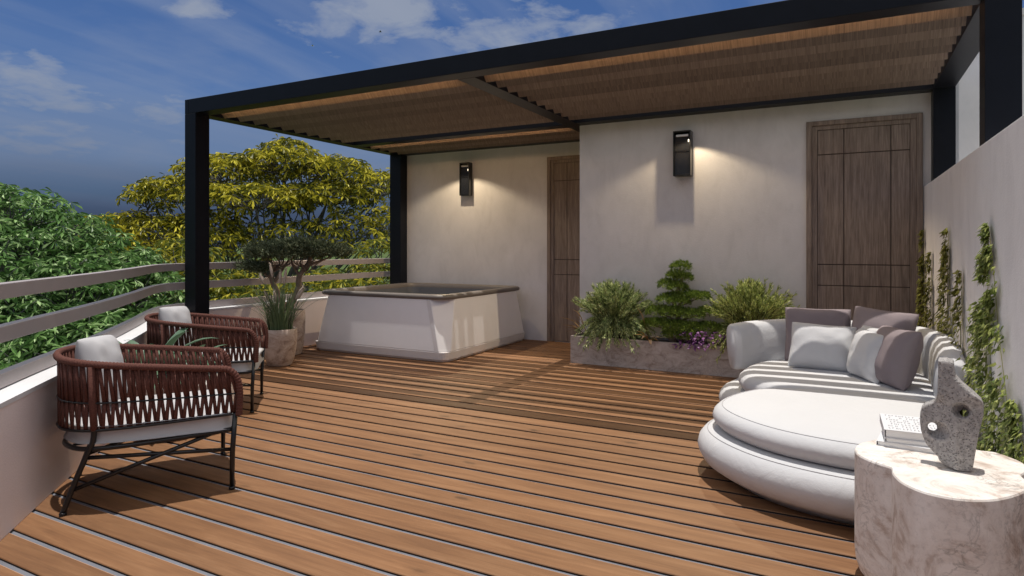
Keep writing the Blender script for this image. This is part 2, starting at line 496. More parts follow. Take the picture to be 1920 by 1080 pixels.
# ------------------------------------------------------------------ geometry helpers
class MB:
    def __init__(s):
        s.v = []
        s.f = []

    def add(s, vs, fs):
        o = len(s.v)
        s.v.extend([tuple(p) for p in vs])
        s.f.extend([tuple(i + o for i in f) for f in fs])

    def box(s, x0, x1, y0, y1, z0, z1):
        s.add([(x0, y0, z0), (x1, y0, z0), (x1, y1, z0), (x0, y1, z0), (x0, y0, z1), (x1, y0, z1), (x1, y1, z1), (x0, y1, z1)],
              [(0, 3, 2, 1), (4, 5, 6, 7), (0, 1, 5, 4), (1, 2, 6, 5), (2, 3, 7, 6), (3, 0, 4, 7)])
        return s

    def prism(s, out, z0, z1):
        n = len(out)
        s.add([(x, y, z0) for x, y in out] + [(x, y, z1) for x, y in out],
              [tuple(range(n - 1, -1, -1)), tuple(range(n, 2 * n))] + [(i, (i + 1) % n, n + (i + 1) % n, n + i) for i in range(n)])
        return s

    def loft(s, rings, cap0=True, cap1=True):
        n = len(rings[0])
        vs = [p for r in rings for p in r]
        fs = []
        for k in range(len(rings) - 1):
            for i in range(n):
                j = (i + 1) % n
                fs.append((k * n + i, k * n + j, (k + 1) * n + j, (k + 1) * n + i))
        if cap0:
            fs.append(tuple(range(n - 1, -1, -1)))
        if cap1:
            o = (len(rings) - 1) * n
            fs.append(tuple(range(o, o + n)))
        s.add(vs, fs)
        return s

    def lathe(s, prof, cx, cy, seg=32, z0=0, cap0=True, cap1=False):
        rings = [[(cx + r * math.cos(2 * math.pi * i / seg), cy + r * math.sin(2 * math.pi * i / seg), z0 + z) for i in range(seg)] for r, z in prof]
        return s.loft(rings, cap0, cap1)

    def tube(s, pts, r, seg=8, closed=False):
        P = [Vector(p) for p in pts]
        n = len(P)
        rad = r if isinstance(r, (list, tuple)) else [r] * n
        up = None
        rings = []
        for i in range(n):
            if closed:
                d = P[(i + 1) % n] - P[i - 1]
            else:
                d = P[min(i + 1, n - 1)] - P[max(i - 1, 0)]
            d.normalize()
            if up is None:
                a = Vector((0, 0, 1)) if abs(d.z) < 0.9 else Vector((1, 0, 0))
                up = (a - d * a.dot(d)).normalized()
            else:
                up = (up - d * up.dot(d))
                if up.length < 1e-6:
                    up = d.orthogonal()
                up.normalize()
            w = d.cross(up)
            rings.append([tuple(P[i] + (up * math.cos(2 * math.pi * k / seg) + w * math.sin(2 * math.pi * k / seg)) * rad[i]) for k in range(seg)])
        if closed:
            rings.append(rings[0])
            return s.loft(rings, False, False)
        return s.loft(rings)


def base_of(parent):
    p = Vector((0, 0, 0))
    while parent is not None:
        p += parent.location
        parent = parent.parent
    return p


def build(name, mb, mat, parent=None, smooth=False, bevel=0.0, seg=2, local=False, sub=0):
    me = bpy.data.meshes.new(name)
    if isinstance(mb, MB):
        vs = mb.v
        fs = mb.f
    else:
        vs, fs = mb
    if parent is not None and not local:
        b = base_of(parent)
        vs = [(x - b.x, y - b.y, z - b.z) for x, y, z in vs]
    me.from_pydata(vs, [], fs)
    me.update()
    if smooth:
        me.polygons.foreach_set('use_smooth', [True] * len(me.polygons))
    me.materials.append(mat)
    o = bpy.data.objects.new(name, me)
    COL.objects.link(o)
    o.parent = parent
    if bevel:
        bv = o.modifiers.new('bevel', 'BEVEL')
        bv.width = bevel
        bv.segments = seg
        bv.limit_method = 'ANGLE'
        bv.angle_limit = R(35)
    if sub:
        sb = o.modifiers.new('sub', 'SUBSURF')
        sb.levels = sb.render_levels = sub
    return o


def tag(o, label=None, cat=None, group=None, kind=None):
    if label:
        o['label'] = label
    if cat:
        o['category'] = cat
    if group:
        o['group'] = group
    if kind:
        o['kind'] = kind
    return o


def thing(name, label, cat, loc=(0, 0, 0), rz=0.0, group=None):
    o = bpy.data.objects.new(name, None)
    o.empty_display_size = 0.1
    COL.objects.link(o)
    o.location = loc
    o.rotation_euler = (0, 0, rz)
    return tag(o, label, cat, group)


def copy_tree(o, parent=None):
    c = o.copy()
    COL.objects.link(c)
    c.parent = parent
    for ch in list(o.children):
        copy_tree(ch, c)
    return c


def crom(pts, n, closed=False):
    """Catmull-Rom through pts, n samples per span."""
    P = [np.array(p, float) for p in pts]
    m = len(P)
    out = []
    spans = m if closed else m - 1
    for i in range(spans):
        p0 = P[(i - 1) % m] if closed or i > 0 else 2 * P[0] - P[1]
        p1 = P[i]
        p2 = P[(i + 1) % m]
        p3 = P[(i + 2) % m] if closed or i + 2 < m else 2 * P[-1] - P[-2]
        for k in range(n):
            t = k / n
            out.append(0.5 * ((2 * p1) + (-p0 + p2) * t + (2 * p0 - 5 * p1 + 4 * p2 - p3) * t * t + (-p0 + 3 * p1 - 3 * p2 + p3) * t ** 3))
    if not closed:
        out.append(P[-1])
    return out


def offset_poly(out, d):
    """Move a closed outline inwards by d (outline counter-clockwise)."""
    n = len(out)
    res = []
    for i in range(n):
        a = np.array(out[(i + 1) % n][:2]) - np.array(out[i - 1][:2])
        a /= (np.linalg.norm(a) + 1e-9)
        nrm = np.array((-a[1], a[0]))
        res.append(np.array(out[i][:2]) + nrm * d)
    return res


# leaves: numpy batches of small faces
T_LEAF = (np.array([(0, 0, 0), (-.30, .38, .10), (0, .38, 0), (.30, .38, .10), (-.5, .72, .13), (0, .72, 0), (.5, .72, .13), (0, 1, -.04)], float),
          [(0, 2, 1), (0, 3, 2), (1, 2, 5, 4), (2, 3, 6, 5), (4, 5, 7), (5, 6, 7)])
T_IVY = (np.array([(0, 0, 0), (-.55, .15, 0.05), (-.28, .5, 0.02), (0, 1, -.06), (.28, .5, 0.02), (.55, .15, 0.05), (0, .4, .10)], float),
         [(0, 6, 1), (1, 6, 2), (2, 6, 3), (3, 6, 4), (4, 6, 5), (5, 6, 0)])
T_NEEDLE = (np.array([(0, 0, 0), (-.5, .45, .05), (0, 1, 0), (.5, .45, .05)], float), [(0, 3, 2, 1)])


class Leaves:
    def __init__(s, tmpl):
        s.t = tmpl
        s.d = []

    def add(s, pos, direc, normal, L, W):
        s.d.append((pos, direc, normal, L, W))

    def data(s):
        tv, tf = s.t
        P = np.array([tuple(a[0]) for a in s.d], float)
        D = np.array([tuple(a[1]) for a in s.d], float)
        Nn = np.array([tuple(a[2]) for a in s.d], float)
        L = np.array([a[3] for a in s.d])[:, None]
        W = np.array([a[4] for a in s.d])[:, None]
        D /= np.linalg.norm(D, axis=1)[:, None] + 1e-9
        X = np.cross(D, Nn)
        X /= np.linalg.norm(X, axis=1)[:, None] + 1e-9
        Z = np.cross(X, D)
        V = (P[:, None, :] + X[:, None, :] * (tv[None, :, 0:1] * W[:, None, :]) + D[:, None, :] * (tv[None, :, 1:2] * L[:, None, :])
             + Z[:, None, :] * (tv[None, :, 2:3] * L[:, None, :]))
        k = tv.shape[0]
        fs = []
        for i in range(len(s.d)):
            o = i * k
            for f in tf:
                fs.append(tuple(q + o for q in f))
        return [tuple(p) for p in V.reshape(-1, 3)], fs


def rv():
    a = rng.normal(size=3)
    return a / np.linalg.norm(a)


# ------------------------------------------------------------------ setting: ground, deck
GZ = -3.2
g = MB()
g.add([(-2500, -2500, GZ), (2500, -2500, GZ), (2500, 2500, GZ), (-2500, 2500, GZ)], [(0, 1, 2, 3)])
tag(build('ground', g, M['field']), kind='structure')

# line of the parapet's inner face
PAR = [(0.2, -2.07), (-0.8, -1.07), (-1.87, 0.0), (-2.6, 0.73), (-3.31, 1.44), (-3.81, 1.945), (-4.22, 2.38), (-4.68, 2.84), (-5.30, 3.42), (-5.82, 3.88),
       (-6.14, 4.20), (-6.27, 4.48), (-6.28, 5.0), (-6.28, 6.0), (-6.28, 7.0), (-6.28, 8.4)]
PARC = [tuple(p) for p in crom(PAR, 6)]
PT = 0.21        # parapet thickness


def off_line(line, d):
    res = []
    n = len(line)
    for i in range(n):
        a = np.array(line[min(i + 1, n - 1)]) - np.array(line[max(i - 1, 0)])
        a /= np.linalg.norm(a)
        res.append((line[i][0] - a[1] * d, line[i][1] + a[0] * d))
    return res


def par_x(y):
    for i in range(len(PARC) - 1):
        if PARC[i][1] <= y <= PARC[i + 1][1]:
            k = (y - PARC[i][1]) / (PARC[i + 1][1] - PARC[i][1] + 1e-9)
            return PARC[i][0] + (PARC[i + 1][0] - PARC[i][0]) * k
    return PARC[-1][0]


outer = off_line(PARC, PT)      # left of travel = outside
slab = [(3.2, -2.2), (3.2, 9.2), (-6.28 - PT, 9.2)] + outer[::-1]
tag(build('terrace_slab', MB().prism(slab, GZ - 0.02, -0.028), M['plaster']), kind='structure')

GAP = 0.028
d = MB()
DX1 = 0.80
k0 = int((Y_GAP + 1.6) / PITCH)
for k in range(-k0, 24):
    ya = Y_GAP + k * PITCH
    yb = ya + PITCH - GAP
    if ya > 8.02:
        break
    yb = min(yb, 8.028)
    xa = par_x(ya) - 0.06
    xb = par_x(yb) - 0.06
    c = 0.0045
    prof = [(ya, -0.020), (ya, -c), (ya + c * 0.45, -c * 0.3), (ya + c * 1.3, 0), (yb - c * 1.3, 0), (yb - c * 0.45, -c * 0.3), (yb, -c), (yb, -0.020)]
    n = len(prof)
    vs = [(xa + (xb - xa) * (p[0] - ya) / (yb - ya), p[0], p[1]) for p in prof] + [(DX1, p[0], p[1]) for p in prof]
    d.add(vs, [(i, i + 1, n + i + 1, n + i) for i in range(n - 1)] + [tuple(range(n - 1, -1, -1)), tuple(range(n, 2 * n))])
deck = build('deck', d, M['deck_wood'])
deck.data.materials.append(M['board_side_shade'])
deck.data.materials.append(M['edge_highlight'])
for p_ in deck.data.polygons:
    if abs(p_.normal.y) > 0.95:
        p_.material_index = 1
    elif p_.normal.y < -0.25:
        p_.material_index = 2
tag(deck, kind='structure')
gb = MB()
gl = [(DX1 - 0.01, -1.62), (DX1 - 0.01, 8.02)] + [(p[0] - 0.05, p[1]) for p in PARC[::-1] if -1.6 < p[1] < 8.0]
gb.prism(gl, -0.026, -0.0120)
tag(build('deck_underlay', gb, M['groove']), kind='structure')

# ------------------------------------------------------------------ parapet and railing
PH = 0.61
par = thing('parapet_wall', 'low mauve grey curved parapet wall with a white coping at the left terrace edge', 'wall', (-4.2, 2.38, 0))
ins = PARC


def strip(inner, outr, z0, z1):
    rings = [[(a[0], a[1], z0), (b_[0], b_[1], z0), (b_[0], b_[1], z1), (a[0], a[1], z1)] for a, b_ in zip(inner, outr)]
    return MB().loft([r_ for r_ in rings])


build('wall_body', strip(PARC, outer, 0.001, PH - 0.022), M['parapet_plaster'], par)
build('coping', strip(off_line(PARC, -0.006), off_line(PARC, PT + 0.006), PH - 0.022, PH), M['coping'], par)
rail = thing('railing', 'three flat grey metal rails curving along the top of the parapet wall', 'railing', (-4.3, 2.3, PH))
RT = 0.055
for (z0, z1) in ((0.616, 0.686), (0.835, 0.915), (1.045, 1.122)):
    build('rail', strip(off_line(PARC, 0.118), off_line(PARC, 0.118 + RT), z0, z1), M['rail_metal'], rail, bevel=0.004)
# ------------------------------------------------------------------ house
house = thing('rooftop_house', 'grey plastered stair house with two dark wooden doors behind the pergola', 'building', (-2.7, 7.5, 0))
W1Y, W2Y = 6.98, 8.03
HZ = 2.90
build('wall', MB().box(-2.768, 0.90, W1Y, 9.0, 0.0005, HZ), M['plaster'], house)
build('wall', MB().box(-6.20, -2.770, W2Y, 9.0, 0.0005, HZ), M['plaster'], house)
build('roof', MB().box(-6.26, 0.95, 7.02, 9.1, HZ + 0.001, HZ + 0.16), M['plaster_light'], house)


def door(x0, x1, y, ztop, vx, hz):
    """frame proud of the wall, leaf set in it, grooves cut into the leaf"""
    fw = 0.05
    leaf_x0, leaf_x1, leaf_t = x0 + 0.095, x1 - 0.095, ztop - 0.085
    fr = MB()
    for a, w, dy in ((0.0, fw, 0.030), (fw, 0.048, 0.018)):
        xa, xb, zt = x0 + a, x1 - a, ztop - a * 0.9
        fr.box(xa, xa + w, y - dy, y + 0.05, 0.001, zt)
        fr.box(xb - w, xb, y - dy, y + 0.05, 0.001, zt)
        fr.box(xa + w, xb - w, y - dy, y + 0.05, zt - w * 0.9, zt)
    D = build('door', MB().box(leaf_x0, leaf_x1, y - 0.004, y + 0.03, 0.008, leaf_t), M['door_groove'], house)
    xs = [leaf_x0 + 0.003] + list(vx) + [leaf_x1 - 0.003]
    zs = [0.01] + list(hz) + [leaf_t - 0.003]
    pn = MB()
    for i in range(len(xs) - 1):
        for j in range(len(zs) - 1):
            pn.box(xs[i] + 0.0045, xs[i + 1] - 0.0045, y - 0.0125, y - 0.0035, zs[j] + 0.0045, zs[j + 1] - 0.0045)
    build('door_panel', pn, M['door_wood'], D, bevel=0.0015, seg=1)
    build('door_frame', fr, M['door_wood'], D, bevel=0.002, seg=1)
    return D


d1 = door(-0.353, 0.624, W1Y, 2.538, (-0.022, 0.371), (0.922, 1.128, 2.206))
d2 = door(-3.657, -2.80, W2Y, 2.538, (-3.363, -3.06), (0.922, 1.128, 2.206))

# taller wall of the next building past the corner
nb = thing('neighbour_wall', 'pale grey wall rising behind the right end of the pergola', 'wall', (2.0, 7.05, 0))
build('wall_face', MB().box(0.905, 3.2, 7.06, 7.3, -0.02, 3.34), M['plaster_light'], nb)
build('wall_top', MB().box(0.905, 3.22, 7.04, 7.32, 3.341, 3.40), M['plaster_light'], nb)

# boundary wall on the right
RWZ = 1.857


def rwx(y):
    return 0.635 + (6.975 - y) * 0.0072


bw = thing('boundary_wall', 'pale grey plaster wall along the right side of the terrace', 'wall', (0.7, 4.0, 0))
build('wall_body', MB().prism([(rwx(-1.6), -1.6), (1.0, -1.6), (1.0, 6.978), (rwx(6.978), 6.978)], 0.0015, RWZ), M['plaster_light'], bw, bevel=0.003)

# ------------------------------------------------------------------ pergola
ZB, ZT = 2.72, 2.873
PX0, PX1 = -6.265, 0.857
BW = 0.168
PY0 = 4.405
pg = thing('pergola', 'black metal pergola with brown wooden louvres over the tub and planter', 'pergola', (-2.8, 5.7, 0))
bm_ = M['black_metal']
build('beam', MB().box(PX0 + 0.06, PX1, PY0, PY0 + BW, ZB, ZT), bm_, pg, bevel=0.003)
build('beam_cap', MB().box(PX0, PX0 + 0.058, PY0, PY0 + BW, ZB, ZT), bm_, pg, bevel=0.003)
build('beam', MB().box(PX0, PX0 + BW, PY0 + BW + 0.002, 7.86, ZB, ZT), bm_, pg, bevel=0.003)
build('beam', MB().box(-2.925, -2.755, PY0 + BW + 0.002, 7.86, ZB, ZT), bm_, pg, bevel=0.003)
build('beam', MB().box(PX1 - BW, PX1, PY0 + BW + 0.002, 6.80, ZB, ZT), bm_, pg, bevel=0.003)
build('beam', MB().box(PX0 + BW + 0.002, -2.927, 6.86, 7.035, ZB, ZT), bm_, pg, bevel=0.003)
build('beam', MB().box(PX0, -2.772, 7.862, 8.028, ZB, ZT), bm_, pg, bevel=0.003)
build('beam', MB().box(-2.753, PX1, 6.812, 6.977, ZB, ZT), bm_, pg, bevel=0.003)
build('post', MB().box(PX0, PX0 + BW + 0.006, PY0, PY0 + BW, 0.001, ZB - 0.001), bm_, pg, bevel=0.003)
build('post', MB().box(PX0, -6.06, 7.862, 8.028, 0.001, ZB - 0.001), bm_, pg, bevel=0.003)
build('post', MB().box(PX1 - BW, PX1, PY0, PY0 + BW, RWZ + 0.001, ZB - 0.001), bm_, pg, bevel=0.003)
build('post', MB().box(PX1 - BW, PX1, 6.812, 6.977, RWZ + 0.001, ZB - 0.001), bm_, pg, bevel=0.003)
LP = 0.2057


def louvres(x0, x1, y_first, n):
    for i in range(n):
        yb = y_first + i * LP
        h, w, th = 0.140, 0.124, 0.010
        o = MB()
        a = Vector((0, yb, 2.7165))
        t2 = Vector((0, yb - w, 2.7165 + h))
        nn = Vector((0, h, w)).normalized() * th
        pr = [a, t2, t2 + nn, a + nn]
        o.add([(x0, p.y, p.z) for p in pr] + [(x1, p.y, p.z) for p in pr], [(0, 1, 2, 3), (7, 6, 5, 4), (0, 4, 5, 1), (1, 5, 6, 2), (2, 6, 7, 3), (3, 7, 4, 0)])
        build('louvre', o, M['louvre_wood'], pg)


louvres(PX0 + BW + 0.012, -2.932, 4.758, 10)
louvres(-2.748, PX1 - BW - 0.012, 4.758, 10)
louvres(PX0 + BW + 0.012, -2.932, 7.215, 4)
for (xa, xb, yy) in ((PX0 + BW + 0.1, -3.0, PY0 + BW), (-2.68, PX1 - BW - 0.1, PY0 + BW), (PX0 + BW + 0.1, -3.0, 7.035)):
    build('led_strip', MB().box(xa, xb, yy + 0.0015, yy + 0.008, ZB + 0.020, ZB + 0.034), M['strip_glow'], pg)

# ------------------------------------------------------------------ wall lamps
def wall_lamp(xc, w, yw, dep, z0, z1, label, spot_x, spot_d, power):
    L = thing('wall_lamp', label, 'wall lamp', (xc, yw, (z0 + z1) / 2), 0, 'black wall lamps')
    x0, x1 = xc - w / 2, xc + w / 2
    yf = yw - dep
    fm = M['frame_metal']
    e = 0.014
    f = MB()
    f.box(x0, x0 + e, yf, yw, z0, z1)
    f.box(x1 - e, x1, yf, yw, z0, z1)
    f.box(x0 + e, x1 - e, yf, yw, z1 - 0.016, z1)
    f.box(x0 + e, x1 - e, yf, yw, z0, z0 + 0.016)
    f.box(x0 + e, x1 - e, yw - 0.006, yw, z0 + 0.016, z1 - 0.016)
    build('lamp_frame', f, fm, L, bevel=0.002, seg=1)
    gl_ = MB()
    nr = 18
    gx0, gx1 = x0 + e + 0.001, x1 - e - 0.001
    pts = []
    for i in range(nr * 4 + 1):
        xx = gx0 + (gx1 - gx0) * i / (nr * 4)
        pts.append((xx, yf + 0.022 - 0.004 * abs(math.sin(math.pi * i / 4))))
    za, zb_ = z0 + 0.018, z1 - 0.065
    vs = [(x, y, za) for x, y in pts] + [(x, y, zb_) for x, y in pts]
    n = len(pts)
    gl_.add(vs, [(i, i + 1, n + i + 1, n + i) for i in range(n - 1)])
    build('ribbed_glass', gl_, M['ribbed_glass'], L, smooth=True)
    build('cross_bar', MB().box(gx0, gx1, yf + 0.004, yf + 0.012, z0 + (z1 - z0) * 0.555, z0 + (z1 - z0) * 0.555 + 0.004), M['frame_metal'], L)
    build('bulb_bar', MB().box(x0 + 0.03, x1 - 0.026, yf + 0.006, yf + 0.03, z1 - 0.063, z1 - 0.040), M['bulb_bar'], L, bevel=0.003)
    build('bulb', MB().lathe([(0.003, 0), (0.006, 0.004), (0.006, 0.026), (0.003, 0.03)], x1 - e - 0.008, yf + 0.012, 10, z1 - 0.125, True, True), M['lamp_glow'], L, smooth=True)
    sp = bpy.data.lights.new('lamp_light', 'SPOT')
    sp.energy = power
    sp.color = (1.0, 0.79, 0.50)
    sp.spot_size = R(140)
    sp.spot_blend = 0.30
    sp.use_nodes = True
    lt_ = sp.node_tree
    em_ = [n for n in lt_.nodes if n.type == 'EMISSION'][0]
    lf_ = lt_.nodes.new('ShaderNodeLightFalloff')
    lf_.inputs['Strength'].default_value = 1.0
    lt_.links.new(lf_.outputs['Linear'], em_.inputs['Strength'])
    sp.shadow_soft_size = 0.012
    so = bpy.data.objects.new('lamp_light', sp)
    COL.objects.link(so)
    so.parent = L
    so.location = (spot_x, -spot_d, (z1 - z0) / 2 - 0.075)
    so.rotation_euler = (R(0), 0, 0)
    return L


wall_lamp(-1.556, 0.185, W1Y, 0.125, 2.06, 2.541, 'black box wall lamp on the wall between the planter and the right door', 0.082, 0.22, 29)
wall_lamp(-4.955, 0.165, W2Y, 0.10, 2.053, 2.536, 'black box wall lamp on the recessed wall above the hot tub', 0.015, 0.36, 32)

# ------------------------------------------------------------------ hot tub
tub = thing('hot_tub', 'square white hot tub with brown rim and faceted corners', 'hot tub', (-4.88, 6.93, 0))
TX0, TX1, TY0, TY1 = -5.975, -3.95, 5.945, 7.985


def octa(x0, x1, y0, y1, c, z):
    return [(x0 + c, y0, z), (x1 - c, y0, z), (x1, y0 + c, z), (x1, y1 - c, z), (x1 - c, y1, z), (x0 + c, y1, z), (x0, y1 - c, z), (x0, y0 + c, z)]


shr = []
for k in range(2):
    t_ = k / 1
    fl = 0.048 * t_
    shr.append(octa(TX0 + fl, TX1 - fl, TY0 + fl, TY1 - fl, 0.10 + 0.10 * t_, 0.115 + 0.585 * t_))
sh = MB().loft(shr, True, False)
build('shell', sh, M['tub_shell'], tub, bevel=0.010, seg=3)


def rrect(x0, x1, y0, y1, r, z, n=6):
    out = []
    for cx, cy, a0 in ((x1 - r, y1 - r, 0), (x0 + r, y1 - r, 90), (x0 + r, y0 + r, 180), (x1 - r, y0 + r, 270)):
        for k in range(n + 1):
            a = R(a0 + 90 * k / n)
            out.append((cx + r * math.cos(a), cy + r * math.sin(a), z))
    return out


sk = MB().loft([rrect(TX0 + 0.03, TX1 - 0.03, TY0 + 0.03, TY1 - 0.03, 0.10, 0.001), rrect(TX0 + 0.008, TX1 - 0.008, TY0 + 0.008, TY1 - 0.008, 0.11, 0.03),
                rrect(TX0 - 0.002, TX1 + 0.002, TY0 - 0.002, TY1 + 0.002, 0.11, 0.115)])
build('skirt', sk, M['tub_skirt'], tub, smooth=False, bevel=0.006)
rm_ = []
i0 = 0.045
for (ins_, z) in ((0.06, 0.699), (0.040, 0.702), (0.030, 0.716), (0.031, 0.738), (0.044, 0.752), (0.065, 0.758), (0.105, 0.758), (0.128, 0.753), (0.142, 0.738), (0.147, 0.70), (0.165, 0.40), (0.19, 0.38)):
    rr_ = max(0.05, 0.20 - ins_ * 0.35)
    rm_.append(rrect(TX0 + ins_, TX1 - ins_, TY0 + ins_, TY1 - ins_, rr_, z, 8))
build('rim', MB().loft(rm_[:10], False, False), M['tub_rim'], tub, smooth=True)
build('basin', MB().loft(rm_[9:], False, True), M['tub_inside'], tub)
build('water', MB().loft([rrect(TX0 + 0.153, TX1 - 0.153, TY0 + 0.153, TY1 - 0.153, 0.13, 0.555, 8), rrect(TX0 + 0.152, TX1 - 0.152, TY0 + 0.152, TY1 - 0.152, 0.13, 0.56, 8)]), M['water'], tub)
# rough cast strip along the edge of the front panel
st = MB()
for k in range(1):
    r0_, r1_ = shr[k], shr[k + 1]
    wa, wb = 0.055, 0.055
    st.add([(r0_[1][0] - wa, r0_[1][1] - 0.002, r0_[1][2]), (r0_[1][0] - 0.004, r0_[1][1] - 0.002, r0_[1][2]), (r1_[1][0] - 0.004, r1_[1][1] - 0.002, r1_[1][2]), (r1_[1][0] - wb, r1_[1][1] - 0.002, r1_[1][2])], [(0, 1, 2, 3)])
build('edge_panel', st, M['stucco'], tub)

# ------------------------------------------------------------------ potted plants
p1 = thing('stone_pot', 'shorter mottled travertine pot holding fountain grass', 'plant pot', (-5.52, 5.02, 0), 0, 'travertine pots beside the tub')
prof = [(0.115, 0.001), (0.128, 0.012), (0.160, 0.11), (0.178, 0.24), (0.183, 0.34), (0.180, 0.40), (0.172, 0.405), (0.165, 0.40), (0.165, 0.36)]
build('pot_body', MB().lathe(prof, -5.52, 5.02, 40), M['pot_stone'], p1, smooth=True)
build('soil', MB().lathe([(0.165, 0.36), (0.01, 0.372)], -5.52, 5.02, 24, 0, False, True), M['soil'], p1, smooth=True)
BX, BY = -5.97, 5.58
p2 = thing('stone_pot', 'taller travertine pot holding the flat topped bonsai cypress', 'plant pot', (BX, BY, 0), 0, 'travertine pots beside the tub')
prof2 = [(0.125, 0.001), (0.14, 0.014), (0.165, 0.14), (0.178, 0.30), (0.180, 0.45), (0.176, 0.535), (0.168, 0.54), (0.160, 0.535), (0.160, 0.49)]
build('pot_body', MB().lathe(prof2, BX, BY, 40), M['pot_stone'], p2, smooth=True)
build('soil', MB().lathe([(0.160, 0.49), (0.01, 0.505)], BX, BY, 24, 0, False, True), M['soil'], p2, smooth=True)

fg = thing('fountain_grass', 'clump of slender fountain grass with pale plumes in the shorter pot', 'ornamental grass', (-5.52, 5.02, 0.37))
gr = MB()
for i in range(240):
    a = random.uniform(0, 2 * math.pi)
    r0 = 0.13 * math.sqrt(random.random())
    lean = (random.random() ** 1.3) * 0.42 + 0.03
    h = random.uniform(0.36, 0.62)
    bx, by = -5.52 + r0 * math.cos(a), 5.02 + r0 * math.sin(a)
    ang = a + random.uniform(-0.6, 0.6)
    w = random.uniform(0.0035, 0.0065)
    px_, py_ = -math.sin(ang) * w, math.cos(ang) * w
    vs = []
    for k in range(6):
        t_ = k / 5
        rr2 = lean * t_ ** 1.8
        z = 0.365 + h * (t_ - 0.22 * lean * t_ ** 3)
        ww = (1 - t_ ** 2)
        cx_, cy_ = bx + math.cos(ang) * rr2, by + math.sin(ang) * rr2
        vs += [(cx_ - px_ * ww, cy_ - py_ * ww, z), (cx_ + px_ * ww, cy_ + py_ * ww, z + 0.0005)]
    gr.add(vs, [(2 * k, 2 * k + 1, 2 * k + 3, 2 * k + 2) for k in range(5)])
build('blades', gr, M['grass_blade'], fg)
for (dx, dy, zt, ln) in ((-0.13, -0.02, 1.12, 0.16), (0.04, 0.05, 1.07, 0.19), (-0.06, 0.06, 1.04, 0.15), (-0.22, -0.08, 1.0, 0.12), (0.2, 0.14, 0.86, 0.17), (0.25, 0.1, 0.84, 0.14), (-0.1, -0.12, 0.82, 0.1), (0.0, -0.08, 0.82, 0.13)):
    s_ = MB()
    top = (-5.52 + dx, 5.02 + dy, zt)
    mid = (-5.52 + dx * 0.55, 5.02 + dy * 0.55, 0.37 + (zt - 0.37) * 0.6)
    pts = crom([(-5.52 + dx * 0.2, 5.02 + dy * 0.2, 0.37), mid, top], 8)
    s_.tube(pts, 0.0022, 5)
    pl = build('plume_stem', s_, M['grass_blade'], fg)
    pb = MB()
    dv = (np.array(top) - np.array(mid))
    dv /= np.linalg.norm(dv)
    pp, rad = [], []
    for k in range(9):
        t_ = k / 8
        pp.append(np.array(top) - dv * ln * (1 - t_))
        rad.append(0.002 + 0.015 * math.sin(math.pi * min(1, t_ * 0.92 + 0.06)) ** 0.8)
    pb.tube(pp, rad, 7)
    lv = Leaves(T_NEEDLE)
    for k in range(70):
        t_ = random.random()
        q = np.array(top) - dv * ln * (1 - t_)
        rad_ = 0.012 * math.sin(math.pi * (t_ * 0.92 + 0.06))
        e_ = rv()
        lv.add(q + e_ * rad_, dv + e_ * 0.6, rv(), 0.03, 0.004)
    vs, fs = lv.data()
    pb.add(vs, fs)
    build('plume', pb, M['plume'], pl, smooth=True)

bz = thing('bonsai_cypress', 'bonsai cypress with flat dark layered crown in the taller pot', 'bonsai tree', (BX, BY, 0.5))
tb = MB()
tips = []


def limb(mb, pts, r0, r1, seg=8, n=7):
    pp = crom(pts, n)
    m_ = len(pp)
    rad = [r0 + (r1 - r0) * (k / (m_ - 1)) for k in range(m_)]
    pp = [np.array(p) + np.array(noise.noise_vector(Vector(p) * 6)) * 0.012 for p in pp]
    mb.tube(pp, rad, seg)


# local offsets: along image right vector (rx) and depth (fy)
rx_ = np.array((0.8854, 0.4648, 0.0))
fy_ = np.array((-0.4648, 0.8854, 0.0))
B0 = np.array((BX, BY, 0.50))


def bp(r_, f_, z_):
    return tuple(np.array((BX, BY, 0)) + rx_ * r_ + fy_ * f_ + np.array((0, 0, z_)))


limb(tb, [bp(-0.02, 0, 0.49), bp(0.02, 0, 0.62), bp(0.10, 0.02, 0.80), bp(0.12, 0.02, 0.95), bp(0.22, 0.0, 1.10), bp(0.26, 0, 1.20)], 0.045, 0.022)
limb(tb, [bp(-0.02, 0.01, 0.49), bp(-0.10, 0, 0.66), bp(-0.20, 0.0, 0.86), bp(-0.22, 0, 1.00), bp(-0.24, 0.02, 1.14)], 0.042, 0.02)
limb(tb, [bp(-0.20, 0, 0.86), bp(-0.12, 0.05, 1.00), bp(-0.03, 0.06, 1.14)], 0.024, 0.012)
limb(tb, [bp(-0.21, 0, 0.92), bp(-0.32, -0.03, 0.99), bp(-0.46, -0.05, 1.06)], 0.020, 0.009)
limb(tb, [bp(0.12, 0.02, 0.95), bp(0.04, 0, 1.08), bp(0.02, 0, 1.17)], 0.02, 0.01)
limb(tb, [bp(0.2, 0.0, 1.06), bp(0.36, 0.03, 1.13), bp(0.5, 0.02, 1.19)], 0.02, 0.008)
for k in range(26):
    r_, f_ = random.uniform(-0.42, 0.5), random.uniform(-0.25, 0.25)
    src = bp(0.2 if r_ > 0.05 else -0.22, 0, random.uniform(0.95, 1.08))
    limb(tb, [src, bp(r_ * 0.7, f_ * 0.5, 1.10), bp(r_, f_, 1.19)], 0.009, 0.003, 5, 4)
build('trunk', tb, M['bark_tan'], bz, smooth=True)
lv = Leaves(T_NEEDLE)


